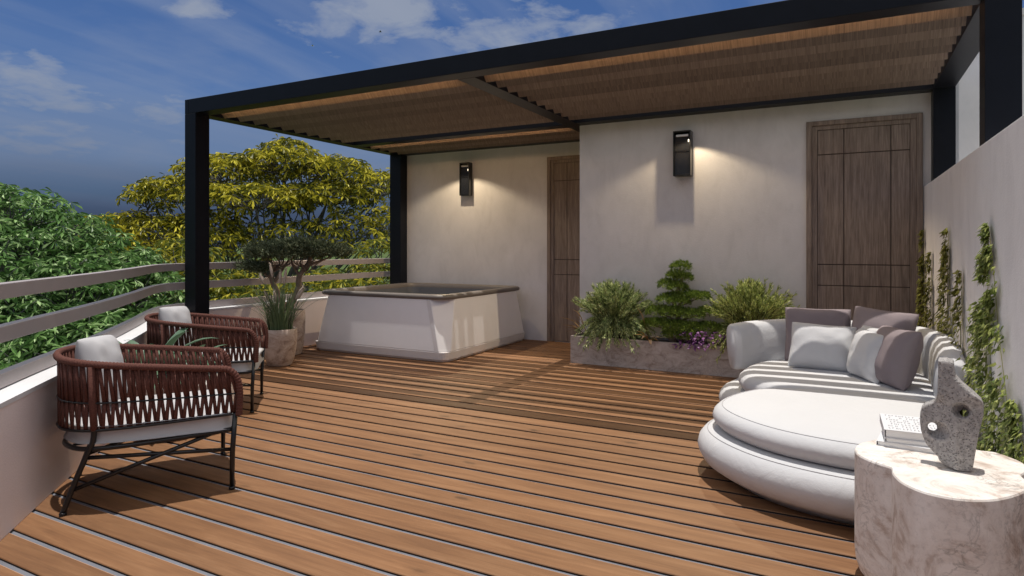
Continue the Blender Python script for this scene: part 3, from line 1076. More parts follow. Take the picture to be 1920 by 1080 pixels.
def pad(lv, c, ax, n, L, W, flat=0.8, sweep=0.5):
    """tufts of needles over a flattened cushion"""
    n = int(n * 1.5)
    c = np.array(c)
    for i in range(n):
        e_ = rv()
        rr_ = random.random() ** 0.33
        q = e_ * rr_
        if q[2] < 0:
            q[2] *= 0.55
        p = c + rx_ * q[0] * ax[0] + fy_ * q[1] * ax[1] + np.array((0, 0, q[2] * ax[2]))
        dirv = rx_ * q[0] * sweep + fy_ * q[1] * sweep + rv() * 0.35 + np.array((0, 0, 0.28 - 0.1 * (q[2] < 0)))
        p = p + np.array(noise.noise_vector(Vector(p) * 7.0)) * 0.022
        for k in range(4):
            lv.add(p + rv() * 0.012, dirv + rv() * 0.45, rv() + np.array((0, 0, 0.8)), L * random.uniform(0.6, 1.2), W)


pad(lv, bp(-0.18, 0, 1.25), (0.36, 0.34, 0.115), 1000, 0.055, 0.010)
pad(lv, bp(0.10, 0.02, 1.29), (0.34, 0.34, 0.115), 1000, 0.055, 0.010)
pad(lv, bp(0.38, 0.0, 1.25), (0.36, 0.30, 0.10), 900, 0.055, 0.010)
pad(lv, bp(0.58, 0.02, 1.24), (0.20, 0.2, 0.07), 180, 0.055, 0.010)
pad(lv, bp(-0.02, -0.08, 1.21), (0.5, 0.3, 0.07), 600, 0.05, 0.010)
pad(lv, bp(-0.46, -0.05, 1.07), (0.24, 0.2, 0.07), 330, 0.05, 0.010)
pad(lv, bp(-0.34, -0.08, 1.02), (0.14, 0.14, 0.06), 150, 0.05, 0.010)
build('foliage', lv.data(), M['needle_dark'], bz)

# ------------------------------------------------------------------ long planter and its plants
PLX0, PLX1, PLY0, PLY1, PLZ = -2.742, -0.42, 6.635, 6.974, 0.305
pb_ = thing('stone_planter', 'long low travertine planter trough against the wall', 'planter', ((PLX0 + PLX1) / 2, 6.8, 0))
tw = 0.035
w_ = MB()
w_.box(PLX0, PLX1, PLY0, PLY0 + tw, 0.001, PLZ)
w_.box(PLX0, PLX1, PLY1 - tw, PLY1, 0.001, PLZ)
w_.box(PLX0, PLX0 + tw, PLY0 + tw, PLY1 - tw, 0.001, PLZ)
w_.box(PLX1 - tw, PLX1, PLY0 + tw, PLY1 - tw, 0.001, PLZ)
build('trough', w_, M['planter_stone'], pb_)
build('soil', MB().box(PLX0 + tw, PLX1 - tw, PLY0 + tw, PLY1 - tw, 0.01, PLZ - 0.025), M['soil'], pb_)


def spray_bush(label, cx, cy, z0, mat, n, hmin, hmax, spread, group):
    t_ = thing('conifer_bush', label, 'bush', (cx, cy, z0), 0, group)
    stem = MB()
    lv = Leaves(T_NEEDLE)
    for i in range(n):
        a = random.uniform(0, 2 * math.pi)
        s_ = random.random() ** 0.8
        out = spread * s_ * random.uniform(0.7, 1.1)
        h = (hmin + (hmax - hmin) * (1 - s_ ** 2.4)) * random.uniform(0.70, 1.08)
        if s_ > 0.55 and random.random() < 0.45:
            h = random.uniform(-0.12, 0.14)
        dy = math.sin(a) * out * (0.42 if math.sin(a) > 0 else 0.95)
        p0 = np.array((cx + math.cos(a) * 0.06 * s_, cy + math.sin(a) * 0.05 * s_, z0))
        p2 = np.array((cx + math.cos(a) * out, min(cy + dy, W1Y - 0.03), z0 + h))
        p1 = p0 * 0.5 + p2 * 0.5 + np.array((0, 0, 0.09 if h > 0.2 else 0.16))
        pts = crom([p0, p1, p2], 7)
        stem.tube(pts, [0.005 * (1 - k / len(pts)) + 0.0012 for k in range(len(pts))], 4)
        m_ = len(pts)
        for k in range(3, m_):
            dv = np.array(pts[k]) - np.array(pts[k - 1])
            dv /= np.linalg.norm(dv) + 1e-9
            for q in range(9):
                e_ = rv()
                e_ -= dv * e_.dot(dv)
                p = np.array(pts[k]) - dv * random.random() * np.linalg.norm(np.array(pts[k]) - np.array(pts[k - 1]))
                if p[1] > W1Y - 0.04:
                    p[1] = W1Y - 0.04
                lv.add(p, dv * 1.0 + e_ * 0.75, rv(), random.uniform(0.032, 0.075) * (1.1 - 0.35 * k / m_), random.uniform(0.006, 0.0105))
    build('stems', stem, M['bark_dark'], t_)
    build('foliage', lv.data(), mat, t_)
    return t_


spray_bush('feathery green juniper bush at the left end of the stone planter', -2.28, 6.80, 0.29, M['spray_green'], 340, 0.40, 0.60, 0.50, 'juniper bushes in the planter')
spray_bush('feathery yellow green juniper bush in the planter beside the white sofa', -0.86, 6.80, 0.29, M['spray_yellow'], 340, 0.44, 0.64, 0.48, 'juniper bushes in the planter')

cp = thing('cloud_pine', 'bonsai pine clipped into rounded green tiers in the middle of the planter', 'bonsai tree', (-1.56, 6.80, 0.29))
tk = MB()
limb(tk, [(-1.62, 6.79, 0.27), (-1.66, 6.78, 0.38), (-1.58, 6.79, 0.52), (-1.62, 6.79, 0.72), (-1.55, 6.80, 0.92), (-1.56, 6.8, 1.08)], 0.038, 0.012)
pads = [(-1.55, 6.79, 1.075, .105, .09, .065), (-1.60, 6.80, 0.985, .105, .09, .055), (-1.53, 6.80, 0.97, .10, .08, .05), (-1.69, 6.80, 0.89, .10, .09, .055), (-1.58, 6.77, 0.87, .11, .10, .05),
        (-1.48, 6.79, 0.775, .17, .12, .055), (-1.36, 6.79, 0.775, .12, .10, .05), (-1.66, 6.77, 0.74, .14, .12, .055), (-1.56, 6.74, 0.72, .12, .12, .05),
        (-1.76, 6.76, 0.60, .16, .13, .065), (-1.60, 6.72, 0.60, .16, .13, .065), (-1.44, 6.74, 0.59, .14, .12, .055), (-1.26, 6.77, 0.61, .13, .11, .06),
        (-1.73, 6.74, 0.47, .15, .12, .06), (-1.84, 6.77, 0.47, .12, .1, .05), (-1.57, 6.70, 0.46, .15, .13, .06), (-1.42, 6.72, 0.46, .12, .12, .05), (-1.27, 6.76, 0.46, .15, .11, .055), (-1.60, 6.70, 0.375, .13, .11, .05), (-1.44, 6.70, 0.375, .12, .11, .045)]
lv = Leaves(T_NEEDLE)
for (x, y, z, a, b2, c_) in pads:
    limb(tk, [(-1.58, 6.79, z - 0.10), ((x - 1.58) / 2, (y + 6.79) / 2, z - 0.05), (x, y, z - 0.01)], 0.012, 0.005, 5, 4)
    c_ *= 1.18
    a *= 1.02
    b2 *= 1.10
    n_ = int(430 * a / 0.13)
    for i in range(n_):
        e_ = rv()
        if e_[2] < -0.35:
            e_[2] *= -0.5
        rr_ = 0.80 + 0.20 * random.random()
        lump = 1 + 0.22 * noise.noise(Vector((x + e_[0], y + e_[1], z + e_[2])) * 3.5)
        p = np.array((x + e_[0] * a * rr_ * lump, y + e_[1] * b2 * rr_ * lump, z + e_[2] * c_ * rr_ * lump))
        for k in range(5):
            lv.add(p + rv() * 0.008, e_ * np.array((0.6, 0.6, 1.2)) + rv() * 0.7 + np.array((0, 0, 0.45)), rv(), random.uniform(0.016, 0.032), random.uniform(0.004, 0.007))
build('trunk', tk, M['bark_tan'], cp, smooth=True)
build('foliage', lv.data(), M['needle_pine'], cp)

pu = thing('purple_plant', 'small plant with drooping purple leaves at the front of the planter', 'plant', (-1.33, 6.66, 0.29))
lv = Leaves(T_IVY)
sm = MB()
for i in range(150):
    cx_ = random.gauss(-1.36, 0.11) if i < 115 else random.gauss(-1.10, 0.06)
    q = np.array((cx_, 6.645 + random.uniform(-0.06, 0.06), 0.30 + random.uniform(-0.03, 0.14)))
    dd = np.array((random.uniform(-0.9, 0.9), random.uniform(-1.0, 0.1), random.uniform(-1.0, 0.15)))
    lv.add(q, dd, (dd[0] * 0.2, -0.6, 1), random.uniform(0.04, 0.065), random.uniform(0.022, 0.034))
    if i % 3 == 0:
        sm.tube([(cx_ * 0.7 - 1.33 * 0.3, 6.68, 0.28), tuple(q)], 0.002, 4)
build('stems', sm, M['bark_dark'], pu)
build('leaves', lv.data(), M['purple_leaf'], pu)


def blade_plant(label, cx, cy, z0, specs, group):
    t_ = thing('dry_leaf_plant', label, 'plant', (cx, cy, z0), 0, group)
    o = MB()
    for (dx, dy, dz, w, sag) in specs:
        p0 = np.array((cx, cy, z0))
        p2 = p0 + np.array((dx, dy, dz))
        p1 = (p0 + p2) / 2 + np.array((0, 0, sag))
        pts = [np.array(p) for p in crom([p0, p1, p2], 5)]
        side = np.cross(p2 - p0, (0, 0, 1))
        side /= np.linalg.norm(side) + 1e-9
        vs = []
        m_ = len(pts)
        for k, p in enumerate(pts):
            ww = w * math.sin(math.pi * min(1, 0.12 + 0.88 * k / (m_ - 1))) ** 0.7 if k < m_ - 1 else 0.0008
            vs += [tuple(p - side * ww), tuple(p + np.array((0, 0, -0.3 * ww))), tuple(p + side * ww)]
        fs = []
        for k in range(m_ - 1):
            fs += [(3 * k, 3 * k + 1, 3 * k + 4, 3 * k + 3), (3 * k + 1, 3 * k + 2, 3 * k + 5, 3 * k + 4)]
        o.add(vs, fs)
    build('leaves', o, M['ochre_leaf'], t_)
    return t_


blade_plant('dry ochre bladed plant sticking out of the left end of the planter', -2.58, 6.75, 0.29,
            [(-0.32, -0.05, 0.21, 0.016, 0.06), (-0.27, -0.12, 0.13, 0.02, 0.05), (-0.2, 0.02, 0.30, 0.011, 0.09), (-0.30, 0.0, 0.08, 0.018, 0.05), (-0.16, -0.14, 0.2, 0.014, 0.06),
             (-0.12, -0.1, 0.26, 0.012, 0.05), (-0.24, -0.08, 0.04, 0.018, 0.07)], 'dry ochre plants in the planter')
blade_plant('dry ochre bladed plant between the left juniper and the clipped pine', -1.86, 6.68, 0.29,
            [(-0.16, -0.06, 0.07, 0.02, 0.04), (-0.12, -0.1, 0.12, 0.018, 0.04), (0.12, -0.08, 0.03, 0.022, 0.03), (0.05, -0.11, -0.01, 0.02, 0.04), (-0.14, 0.02, 0.36, 0.010, 0.08),
             (0.16, -0.05, 0.05, 0.016, 0.04), (-0.05, -0.12, 0.04, 0.018, 0.05)], 'dry ochre plants in the planter')

# ------------------------------------------------------------------ armchairs
def make_chair(label):
    t_ = thing('rope_armchair', label, 'armchair', (0, 0, 0), 0, 'rope armchairs by the parapet')
    rope, fmz = M['rope'], M['frame_metal']
    half = [(0.355, 0.20), (0.356, 0.02), (0.350, -0.14), (0.312, -0.29), (0.215, -0.395), (0.10, -0.437), (0, -0.447)]

    def upath(s_, z_front, z_back, front):
        pts = [(0.35 * s_, front)] + [(x * s_, y * (0.90 + 0.1 * s_)) for x, y in half]
        pts = pts + [(-x, y) for x, y in pts[-2::-1]]
        res = []
        for (x, y) in pts:
            k = (y + 0.447) / (front + 0.447)
            res.append((x, y, z_back + (z_front - z_back) * k))
        return res

    rim_pts = upath(1.0, 0.655, 0.745, 0.30)
    down = [(0.352, 0.392, 0.40), (0.354, 0.396, 0.52), (0.354, 0.382, 0.60), (0.354, 0.345, 0.645)]
    rim_pts = down + rim_pts + [(-x, y, z) for x, y, z in down[::-1]]
    rc = crom(rim_pts, 40)
    # wrapped rope: radius ripples with each turn
    acc, rad = 0.0, []
    for i in range(len(rc)):
        if i:
            acc += np.linalg.norm(rc[i] - rc[i - 1])
        rad.append(0.0158 + 0.0028 * abs(math.sin(acc * math.pi / 0.016)))
    wv = MB()
    wv.tube(rc, rad, 8)
    mid = crom(upath(0.975, 0.515, 0.535, 0.385), 40)
    low = crom(upath(0.945, 0.405, 0.39, 0.385), 40)
    top = crom(upath(1.0, 0.650, 0.745, 0.36), 40)

    def at(path, t):
        L = [0.0]
        for i in range(1, len(path)):
            L.append(L[-1] + np.linalg.norm(path[i] - path[i - 1]))
        d_ = t * L[-1]
        for i in range(1, len(path)):
            if L[i] >= d_:
                k = (d_ - L[i - 1]) / (L[i] - L[i - 1] + 1e-9)
                return path[i - 1] + (path[i] - path[i - 1]) * k
        return path[-1]

    ns = 104
    for i in range(ns):
        t0 = (i + 0.5) / ns
        sgn = 1 if i % 2 else -1
        q = 0.27 / ns * sgn
        a, b_, c_ = at(top, min(max(t0 - q * 0.7, 0), 1)), at(mid, min(max(t0 + q, 0), 1)), at(low, min(max(t0 - q * 1.3, 0), 1))
        for p, r_ in ((a, b_), (b_, c_)):
            dv = r_ - p
            tan = at(mid, min(t0 + 0.004, 1)) - at(mid, max(t0 - 0.004, 0))
            tan /= np.linalg.norm(tan) + 1e-9
            nrm = np.cross(dv, tan)
            nrm /= np.linalg.norm(nrm) + 1e-9
            out_ = nrm * (0.006 + 0.003 * sgn)
            w = 0.0088
            th = 0.0035
            ring = []
            for e_ in (p, r_):
                ring.append([tuple(e_ + out_ - tan * w - nrm * th), tuple(e_ + out_ + tan * w - nrm * th), tuple(e_ + out_ + tan * w * 0.8 + nrm * th), tuple(e_ + out_ - tan * w * 0.8 + nrm * th)])
            wv.loft(ring)
    for s_ in (-1, 1):
        wv.tube([(s_ * 0.300, -0.262, 0.395), (s_ * 0.308, -0.268, 0.50), (s_ * 0.322, -0.272, 0.715)], 0.017, 8)
    build('rope_weave', wv, rope, t_, smooth=True)
    fr = MB()
    fr.tube(low, 0.0075, 8)
    fr.tube(mid, 0.0045, 8)
    ring = crom([(0.325, 0.365, 0.322), (0.325, 0.1, 0.312), (0.318, -0.15, 0.304), (0.27, -0.31, 0.30), (0.14, -0.395, 0.30), (0, -0.41, 0.30), (-0.14, -0.395, 0.30), (-0.27, -0.31, 0.30), (-0.318, -0.15, 0.304),
                 (-0.325, 0.1, 0.312), (-0.325, 0.365, 0.322)], 8)
    fr.tube(ring, 0.0125, 8)
    fr.tube([(-0.325, 0.365, 0.322), (0.325, 0.365, 0.322)], 0.0115, 8)
    for xx in (-0.2, -0.07, 0.07, 0.2):
        fr.tube([(xx, -0.36, 0.31), (xx, 0.36, 0.32)], 0.006, 6)
    build('seat_frame', fr, fmz, t_, smooth=True)
    for s_ in (-1, 1):
        l_ = MB()
        l_.tube([(s_ * 0.325, 0.36, 0.012), (s_ * 0.326, 0.362, 0.2), (s_ * 0.340, 0.375, 0.41)], [0.0125, 0.014, 0.013], 10)
        l_.lathe([(0.014, 0), (0.0165, 0.002), (0.0165, 0.010), (0.013, 0.016)], s_ * 0.325, 0.36, 12, 0.001, True, True)
        build('leg', l_, fmz, t_, smooth=True)
        l_ = MB()
        l_.tube(crom([(s_ * 0.306, -0.39, 0.012), (s_ * 0.300, -0.335, 0.17), (s_ * 0.296, -0.288, 0.29), (s_ * 0.296, -0.268, 0.34), (s_ * 0.299, -0.262, 0.42)], 4), 0.0135, 10)
        l_.lathe([(0.014, 0), (0.0165, 0.002), (0.0165, 0.010), (0.013, 0.016)], s_ * 0.306, -0.39, 12, 0.001, True, True)
        build('leg', l_, fmz, t_, smooth=True)
        build('stretcher', MB().tube([(s_ * 0.296, -0.298, 0.262), (s_ * 0.325, 0.36, 0.215)], 0.0105, 8), fmz, t_, smooth=True)
        build('stretcher', MB().tube([(s_ * 0.303, -0.352, 0.115), (s_ * 0.322, 0.26, 0.310)], 0.0105, 8), fmz, t_, smooth=True)
    return t_


def cushion_slab(outline, z0, z1, mat, name, parent, bulge=0.03, dome=0.015, local=True, rounds=8):
    """soft slab: outline at mid height, rounded sides, domed top"""
    rings = []
    H = z1 - z0
    for k in range(rounds + 1):
        a = -math.pi / 2 + math.pi * k / rounds
        ins_ = bulge * (1 - math.cos(a) ** 0.8)
        z = (z0 + z1) / 2 + math.sin(a) * H / 2
        rings.append([(p[0], p[1], z) for p in offset_poly(outline, ins_)])
    c = np.mean([p[:2] for p in rings[-1]], axis=0)
    base = rings[-1]
    for s_ in (0.93, 0.8, 0.6, 0.4, 0.2, 0.06):
        rings.append([(c[0] + (p[0] - c[0]) * s_, c[1] + (p[1] - c[1]) * s_, z1 + dome * (1 - s_ ** 2)) for p in base])
    mb = MB().loft(rings)
    return build(name, mb, mat, parent, smooth=True, local=local)


def pillow_mesh(w, h, T, n=18, seed=0, wrinkle=0.012, pinch=0.10, corner=0.075):
    """square cushion with pointed corners; local x = width, z = height, y = thickness"""
    vs, fs = [], []
    idx = {}

    def surf(u_, v_, sgn):
        e = max(0.0, (1 - abs(u_) ** 3.0)) ** 0.5 * max(0.0, (1 - abs(v_) ** 3.0)) ** 0.5
        x = u_ * (1 - pinch * (1 - v_ * v_) * u_ * u_) * w / 2
        z = v_ * (1 - pinch * (1 - u_ * u_) * v_ * v_) * h / 2
        cr_ = 1 - corner * (abs(u_) * abs(v_)) ** 3
        x *= cr_
        z *= cr_
        y = sgn * e * T / 2
        if e > 0:
            q = Vector((u_ * 2.2 + seed, v_ * 2.2, sgn * 3.0 + seed))
            y += sgn * wrinkle * (noise.noise(q) * 0.8 + noise.noise(q * 2.3) * 0.6) * min(1, e * 3)
            rad_ = math.atan2(v_, u_)
            y += sgn * wrinkle * 0.5 * math.sin(rad_ * 14 + 3 * noise.noise(q)) * e * (abs(u_) ** 3 + abs(v_) ** 3) * 0.6
        return (x, y, z)

    for sgn in (1, -1):
        for i in range(n + 1):
            for j in range(n + 1):
                u_ = math.sin(math.pi / 2 * (2 * i / n - 1))
                v_ = math.sin(math.pi / 2 * (2 * j / n - 1))
                edge = i in (0, n) or j in (0, n)
                key = (i, j, 0 if edge else sgn)
                if key not in idx:
                    idx[key] = len(vs)
                    vs.append(surf(u_, v_, sgn))
        for i in range(n):
            for j in range(n):
                q = []
                for (a, b_) in ((i, j), (i + 1, j), (i + 1, j + 1), (i, j + 1)):
                    edge = a in (0, n) or b_ in (0, n)
                    q.append(idx[(a, b_, 0 if edge else sgn)])
                fs.append(tuple(q) if sgn < 0 else tuple(q[::-1]))
    border = [(i, 0) for i in range(n)] + [(n, j) for j in range(n)] + [(i, n) for i in range(n, 0, -1)] + [(0, j) for j in range(n, 0, -1)]
    path = [vs[idx[(a, b_, 0)]] for a, b_ in border]
    return vs, fs, path


def xform(vs, mat4):
    return [tuple(mat4 @ Vector(p)) for p in vs]


ch = make_chair('rope armchair nearest the camera, brown cord weave on black legs')
seat_out = [tuple(p) for p in crom([(-0.29, 0.345), (0, 0.355), (0.29, 0.345), (0.312, 0.15), (0.310, -0.1), (0.26, -0.29), (0.12, -0.375), (0, -0.385), (-0.12, -0.375), (-0.26, -0.29), (-0.310, -0.1), (-0.312, 0.15)], 5, True)]
cushion_slab(seat_out, 0.328, 0.412, M['cushion_fabric'], 'seat_cushion', ch, 0.03, 0.02)
vs, fs, path = pillow_mesh(0.33, 0.38, 0.15, 16, 3.0, 0.022, 0.03, 0.06)
mt = Matrix.Translation((-0.05, -0.255, 0.635)) @ Matrix.Rotation(R(-24), 4, 'Z') @ Matrix.Rotation(R(15), 4, 'X') @ Matrix.Rotation(R(-3), 4, 'Y')
pc = build('back_cushion', (xform(vs, mt), fs), M['cushion_fabric'], ch, smooth=True, local=True, sub=1)
ch2 = copy_tree(ch)
ch2['label'] = 'rope armchair farther from the camera, beside the grass pot'
ch.location = (-3.391, 2.212, 0)
ch.rotation_euler = (0, 0, R(-34))
ch2.location = (-4.61, 3.466, 0)
ch2.rotation_euler = (0, 0, R(-47))

# ------------------------------------------------------------------ low stone table and its plants
CT = np.array((-4.22, 2.95))


def clover(c, r, lobes, amp, rot, n=96):
    out = []
    for i in range(n):
        a = 2 * math.pi * i / n
        rr_ = r * (1 - amp + amp * 2 * abs(math.cos(lobes * (a - rot) / 2)) ** 0.7)
        out.append((c[0] + rr_ * math.cos(a), c[1] + rr_ * math.sin(a)))
    return out


def stone_block(name, out, z1, mat, parent, round_bottom=0.10):
    rings = []
    for (k, ins_) in ((0.0, round_bottom * 0.75), (0.012, round_bottom * 0.45), (0.035, round_bottom * 0.20), (0.07, round_bottom * 0.05), (0.11, 0.0)):
        rings.append([(p[0], p[1], 0.001 + k * z1 / 0.45) for p in offset_poly(out, ins_)])
    rings.append([(p[0], p[1], z1 - 0.008) for p in out])
    rings.append([(p[0], p[1], z1 - 0.002) for p in offset_poly(out, 0.003)])
    rings.append([(p[0], p[1], z1) for p in offset_poly(out, 0.008)])
    return build(name, MB().loft(rings), mat, parent, smooth=False)


ct = thing('coffee_table', 'low clover shaped travertine table between the two armchairs', 'table', (CT[0], CT[1], 0))
stone_block('stone_block', clover(CT, 0.33, 4, 0.10, R(20)), 0.36, M['travertine'], ct, 0.10)


def agave(label, c, z0, n, L, seed, group=None, wid=0.042):
    random.seed(seed)
    t_ = thing('succulent', label, 'plant', (c[0], c[1], z0), 0, group)
    o = MB()
    for i in range(n):
        a = i * 2.399 + random.uniform(-0.2, 0.2)
        up = 0.25 + 0.75 * (i / n)
        ll = L * random.uniform(0.8, 1.1)
        pts = []
        for k in range(9):
            t2 = k / 8
            r_ = ll * (t2 * (1.05 - 0.45 * up))
            z = z0 + 0.02 + ll * (up * 1.0 * t2 - (0.55 * (1.15 - up * 0.5)) * t2 ** 2.2)
            pts.append(np.array((c[0] + math.cos(a) * r_, c[1] + math.sin(a) * r_, max(z, z0 + 0.004))))
        side = np.array((-math.sin(a), math.cos(a), 0))
        vs = []
        for k, p in enumerate(pts):
            t2 = k / 8
            ww = wid * (0.55 + 0.9 * t2) * (1 - t2 ** 2.5) + 0.0008
            vs += [tuple(p - side * ww + np.array((0, 0, ww * 0.35))), tuple(p), tuple(p + side * ww + np.array((0, 0, ww * 0.35)))]
        fs = []
        for k in range(8):
            fs += [(3 * k, 3 * k + 1, 3 * k + 4, 3 * k + 3), (3 * k + 1, 3 * k + 2, 3 * k + 5, 3 * k + 4)]
        o.add(vs, fs)
    build('leaves', o, M['agave'], t_, smooth=True)
    return t_


a1 = CT + np.array((-0.17, -0.12))
agave('large spiky agave on the low table, taller of its two succulents', a1, 0.361, 22, 0.60, 4, 'succulents on the low table')
agave('small succulent beside the agave on the low table', CT + np.array((-0.02, 0.06)), 0.361, 14, 0.40, 9, 'succulents on the low table', 0.030)

# ------------------------------------------------------------------ sofa
sofa = thing('daybed_sofa', 'large rounded white daybed sofa with curved back, by the right wall', 'sofa', (0.0, 4.4, 0))
front_out = [tuple(p) for p in crom([(-0.775, 3.86), (-0.665, 3.58), (-0.41, 3.345), (-0.09, 3.23), (0.22, 3.225), (0.46, 3.35), (0.585, 3.62), (0.61, 4.0), (0.60, 4.40), (0.30, 4.66), (-0.10, 4.66), (-0.52, 4.50), (-0.72, 4.20)], 6, True)]
back_out = [tuple(p) for p in crom([(-0.86, 5.15), (-0.80, 4.86), (-0.62, 4.62), (-0.30, 4.48), (0.2, 4.45), (0.585, 4.48), (0.61, 4.9), (0.60, 5.4), (0.44, 5.78), (0.05, 5.93), (-0.40, 5.88), (-0.72, 5.62)], 6, True)]


def body(name, outline, prof, mat, dome=0.0):
    rings = [[(p[0], p[1], z) for p in offset_poly(outline, i_)] for i_, z in prof]
    c = np.mean([p[:2] for p in rings[-1]], axis=0)
    z1 = prof[-1][1]
    base = rings[-1]
    for s_ in (0.9, 0.7, 0.45, 0.2, 0.05):
        rings.append([(c[0] + (p[0] - c[0]) * s_, c[1] + (p[1] - c[1]) * s_, z1 + dome * (1 - s_ ** 2)) for p in base])
    return build(name, MB().loft(rings), mat, sofa, smooth=True)


WF = M['white_fabric']
bprof = [(0.16, 0.001), (0.13, 0.03), (0.075, 0.055), (0.03, 0.085), (0.004, 0.13), (-0.004, 0.165), (0.006, 0.205), (0.032, 0.238), (0.07, 0.256), (0.11, 0.262)]
body('base', front_out, bprof, WF)
body('base', back_out, bprof, WF)
seat_front = [tuple(p) for p in offset_poly(front_out, 0.085)]
sprof = [(0.07, 0.262), (0.03, 0.272), (0.004, 0.300), (-0.006, 0.328), (0.004, 0.357), (0.03, 0.382), (0.065, 0.394), (0.10, 0.399)]
body('seat_cushion', seat_front, sprof, WF, 0.008)
back_seat = [tuple(p) for p in crom([(-0.70, 5.05), (-0.66, 4.76), (-0.52, 4.56), (-0.25, 4.44), (0.2, 4.43), (0.53, 4.46), (0.55, 4.9), (0.53, 5.3), (0.40, 5.62), (0.05, 5.74), (-0.35, 5.70), (-0.60, 5.45)], 6, True)]
body('seat_cushion', back_seat, [(a, z + 0.004) for a, z in sprof], WF, 0.008)
# curved backrest: a leaning rounded slab swept round the back
path = crom([(-0.80, 5.40), (-0.74, 5.47), (-0.62, 5.57), (-0.42, 5.69), (-0.10, 5.765), (0.20, 5.745), (0.42, 5.60), (0.525, 5.34), (0.535, 5.02), (0.52, 4.70), (0.50, 4.47)], 8)
sec = []
for k in range(16):
    a = 2 * math.pi * k / 16
    sec.append((math.copysign(abs(math.cos(a)) ** 0.75, math.cos(a)), math.copysign(abs(math.sin(a)) ** 0.75, math.sin(a))))
rings = []
nP = len(path)
for i, p in enumerate(path):
    tg = path[min(i + 1, nP - 1)] - path[max(i - 1, 0)]
    tg /= np.linalg.norm(tg)
    outn = np.array((-tg[1], tg[0]))     # outwards (left of travel)
    t_ = i / (nP - 1)
    ztop = 0.665 + 0.045 * math.sin(math.pi * min(1, max(0, t_))) - (0.10 * max(0, (t_ - 0.86) / 0.14) ** 2)
    zbot = 0.30
    endk = min(1.0, 0.62 + 0.38 * min(i, nP - 1 - i) / 4.0)
    hz = (ztop - zbot) / 2
    zc_ = (ztop + zbot) / 2
    th = 0.082
    ring = []
    for (cx_, sz_) in sec:
        z = zc_ + sz_ * hz * (0.86 + 0.14 * endk)
        lean = 0.10 * (z - zbot)
        o_ = cx_ * th * endk * (1 + 0.12 * sz_) + lean + 0.02
        q = p + outn * o_
        ring.append((min(q[0], 0.632), q[1], z))
    rings.append(ring)
build('backrest', MB().loft(rings), WF, sofa, smooth=True)
# piping seams
seam = MB()
for (ol, ins_, z) in ((seat_front, 0.048, 0.3895), (front_out, 0.052, 0.2495)):
    pts = [(p[0], p[1], z) for p in offset_poly(ol, ins_)]
    seam.tube(pts, 0.0022, 5, True)
build('piping', seam, M['cushion_fabric'], sofa, smooth=True)


def pillow(label, w, h, T, loc, rz, lean, roll, mat, seed, group):
    vs, fs, path = pillow_mesh(w, h, T, 20, seed)
    mt = Matrix.Rotation(R(rz), 4, 'Z') @ Matrix.Rotation(R(lean), 4, 'X') @ Matrix.Rotation(R(roll), 4, 'Y')
    P = xform(vs, mt)
    zmin = min(p[2] for p in P)
    t_ = thing('throw_pillow', label, 'pillow', (loc[0], loc[1], loc[2]), 0, group)
    P = [(p[0], p[1], p[2] - zmin) for p in P]
    o = build('cover', (P, fs), mat, t_, smooth=True, local=True, sub=1)
    pp = [(p[0], p[1], p[2] - zmin) for p in xform(path, mt)]
    build('seam', MB().tube(pp, 0.0032, 5, True), mat, t_, smooth=True, local=True)
    return t_


SZ = 0.402
mv, wf = M['mauve_fabric'], M['white_fabric']
G1, G2 = 'mauve pillows on the sofa', 'white pillows on the sofa'
pillow('mauve square pillow behind the large white pillow, at the left of the sofa back', 0.50, 0.46, 0.17, (-0.20, 5.52, SZ), 2, -16, 0, mv, 1.0, G1)
pillow('mauve pillow leaning on the middle of the sofa back, behind the small white pillows', 0.47, 0.47, 0.17, (0.22, 5.42, SZ), -24, -18, 4, mv, 5.0, G1)
pillow('large white pillow leaning on a mauve pillow, leftmost of the white ones', 0.46, 0.37, 0.17, (-0.16, 5.20, SZ), -3, -26, 2, wf, 9.0, G2)
pillow('small white pillow tucked behind another white one', 0.34, 0.36, 0.15, (0.17, 5.17, SZ), -52, -16, 0, wf, 12.0, G2)
pillow('small white pillow turned sideways in front of the mauve pillow on the right', 0.34, 0.35, 0.17, (0.135, 4.93, SZ), -58, -14, 3, wf, 15.0, G2)
pillow('plump mauve pillow turned sideways, rightmost and nearest of the pillows', 0.42, 0.41, 0.19, (0.27, 4.82, SZ), -62, -17, 0, mv, 21.0, G1)

# ------------------------------------------------------------------ side table, books, sculpture
TZ = 0.5
tab = [(0.029, 2.88), (0.048, 2.965), (0.090, 3.03), (0.125, 3.09), (0.165, 3.155), (0.25, 3.20), (0.35, 3.20), (0.42, 3.155), (0.455, 3.085), (0.52, 3.075), (0.577, 2.99), (0.580, 2.90), (0.548, 2.825), (0.543, 2.80), (0.546, 2.775), (0.545, 2.70), (0.515, 2.63), (0.461, 2.551), (0.397, 2.489), (0.317, 2.456), (0.229, 2.470), (0.170, 2.535),
       (0.146, 2.62), (0.1455, 2.675), (0.1435, 2.692), (0.135, 2.700), (0.075, 2.748), (0.037, 2.81)][::-1]
sd = thing('side_table', 'clover shaped travertine side table in front of the sofa, in the right corner', 'table', (0.3, 2.75, 0))
tabc = [tuple(p) for p in crom(tab, 5, True)]
ar = sum(tabc[i][0] * tabc[(i + 1) % len(tabc)][1] - tabc[(i + 1) % len(tabc)][0] * tabc[i][1] for i in range(len(tabc)))
if ar < 0:
    tabc = tabc[::-1]
stone_block('stone_block', tabc, TZ, M['travertine'], sd, 0.08)


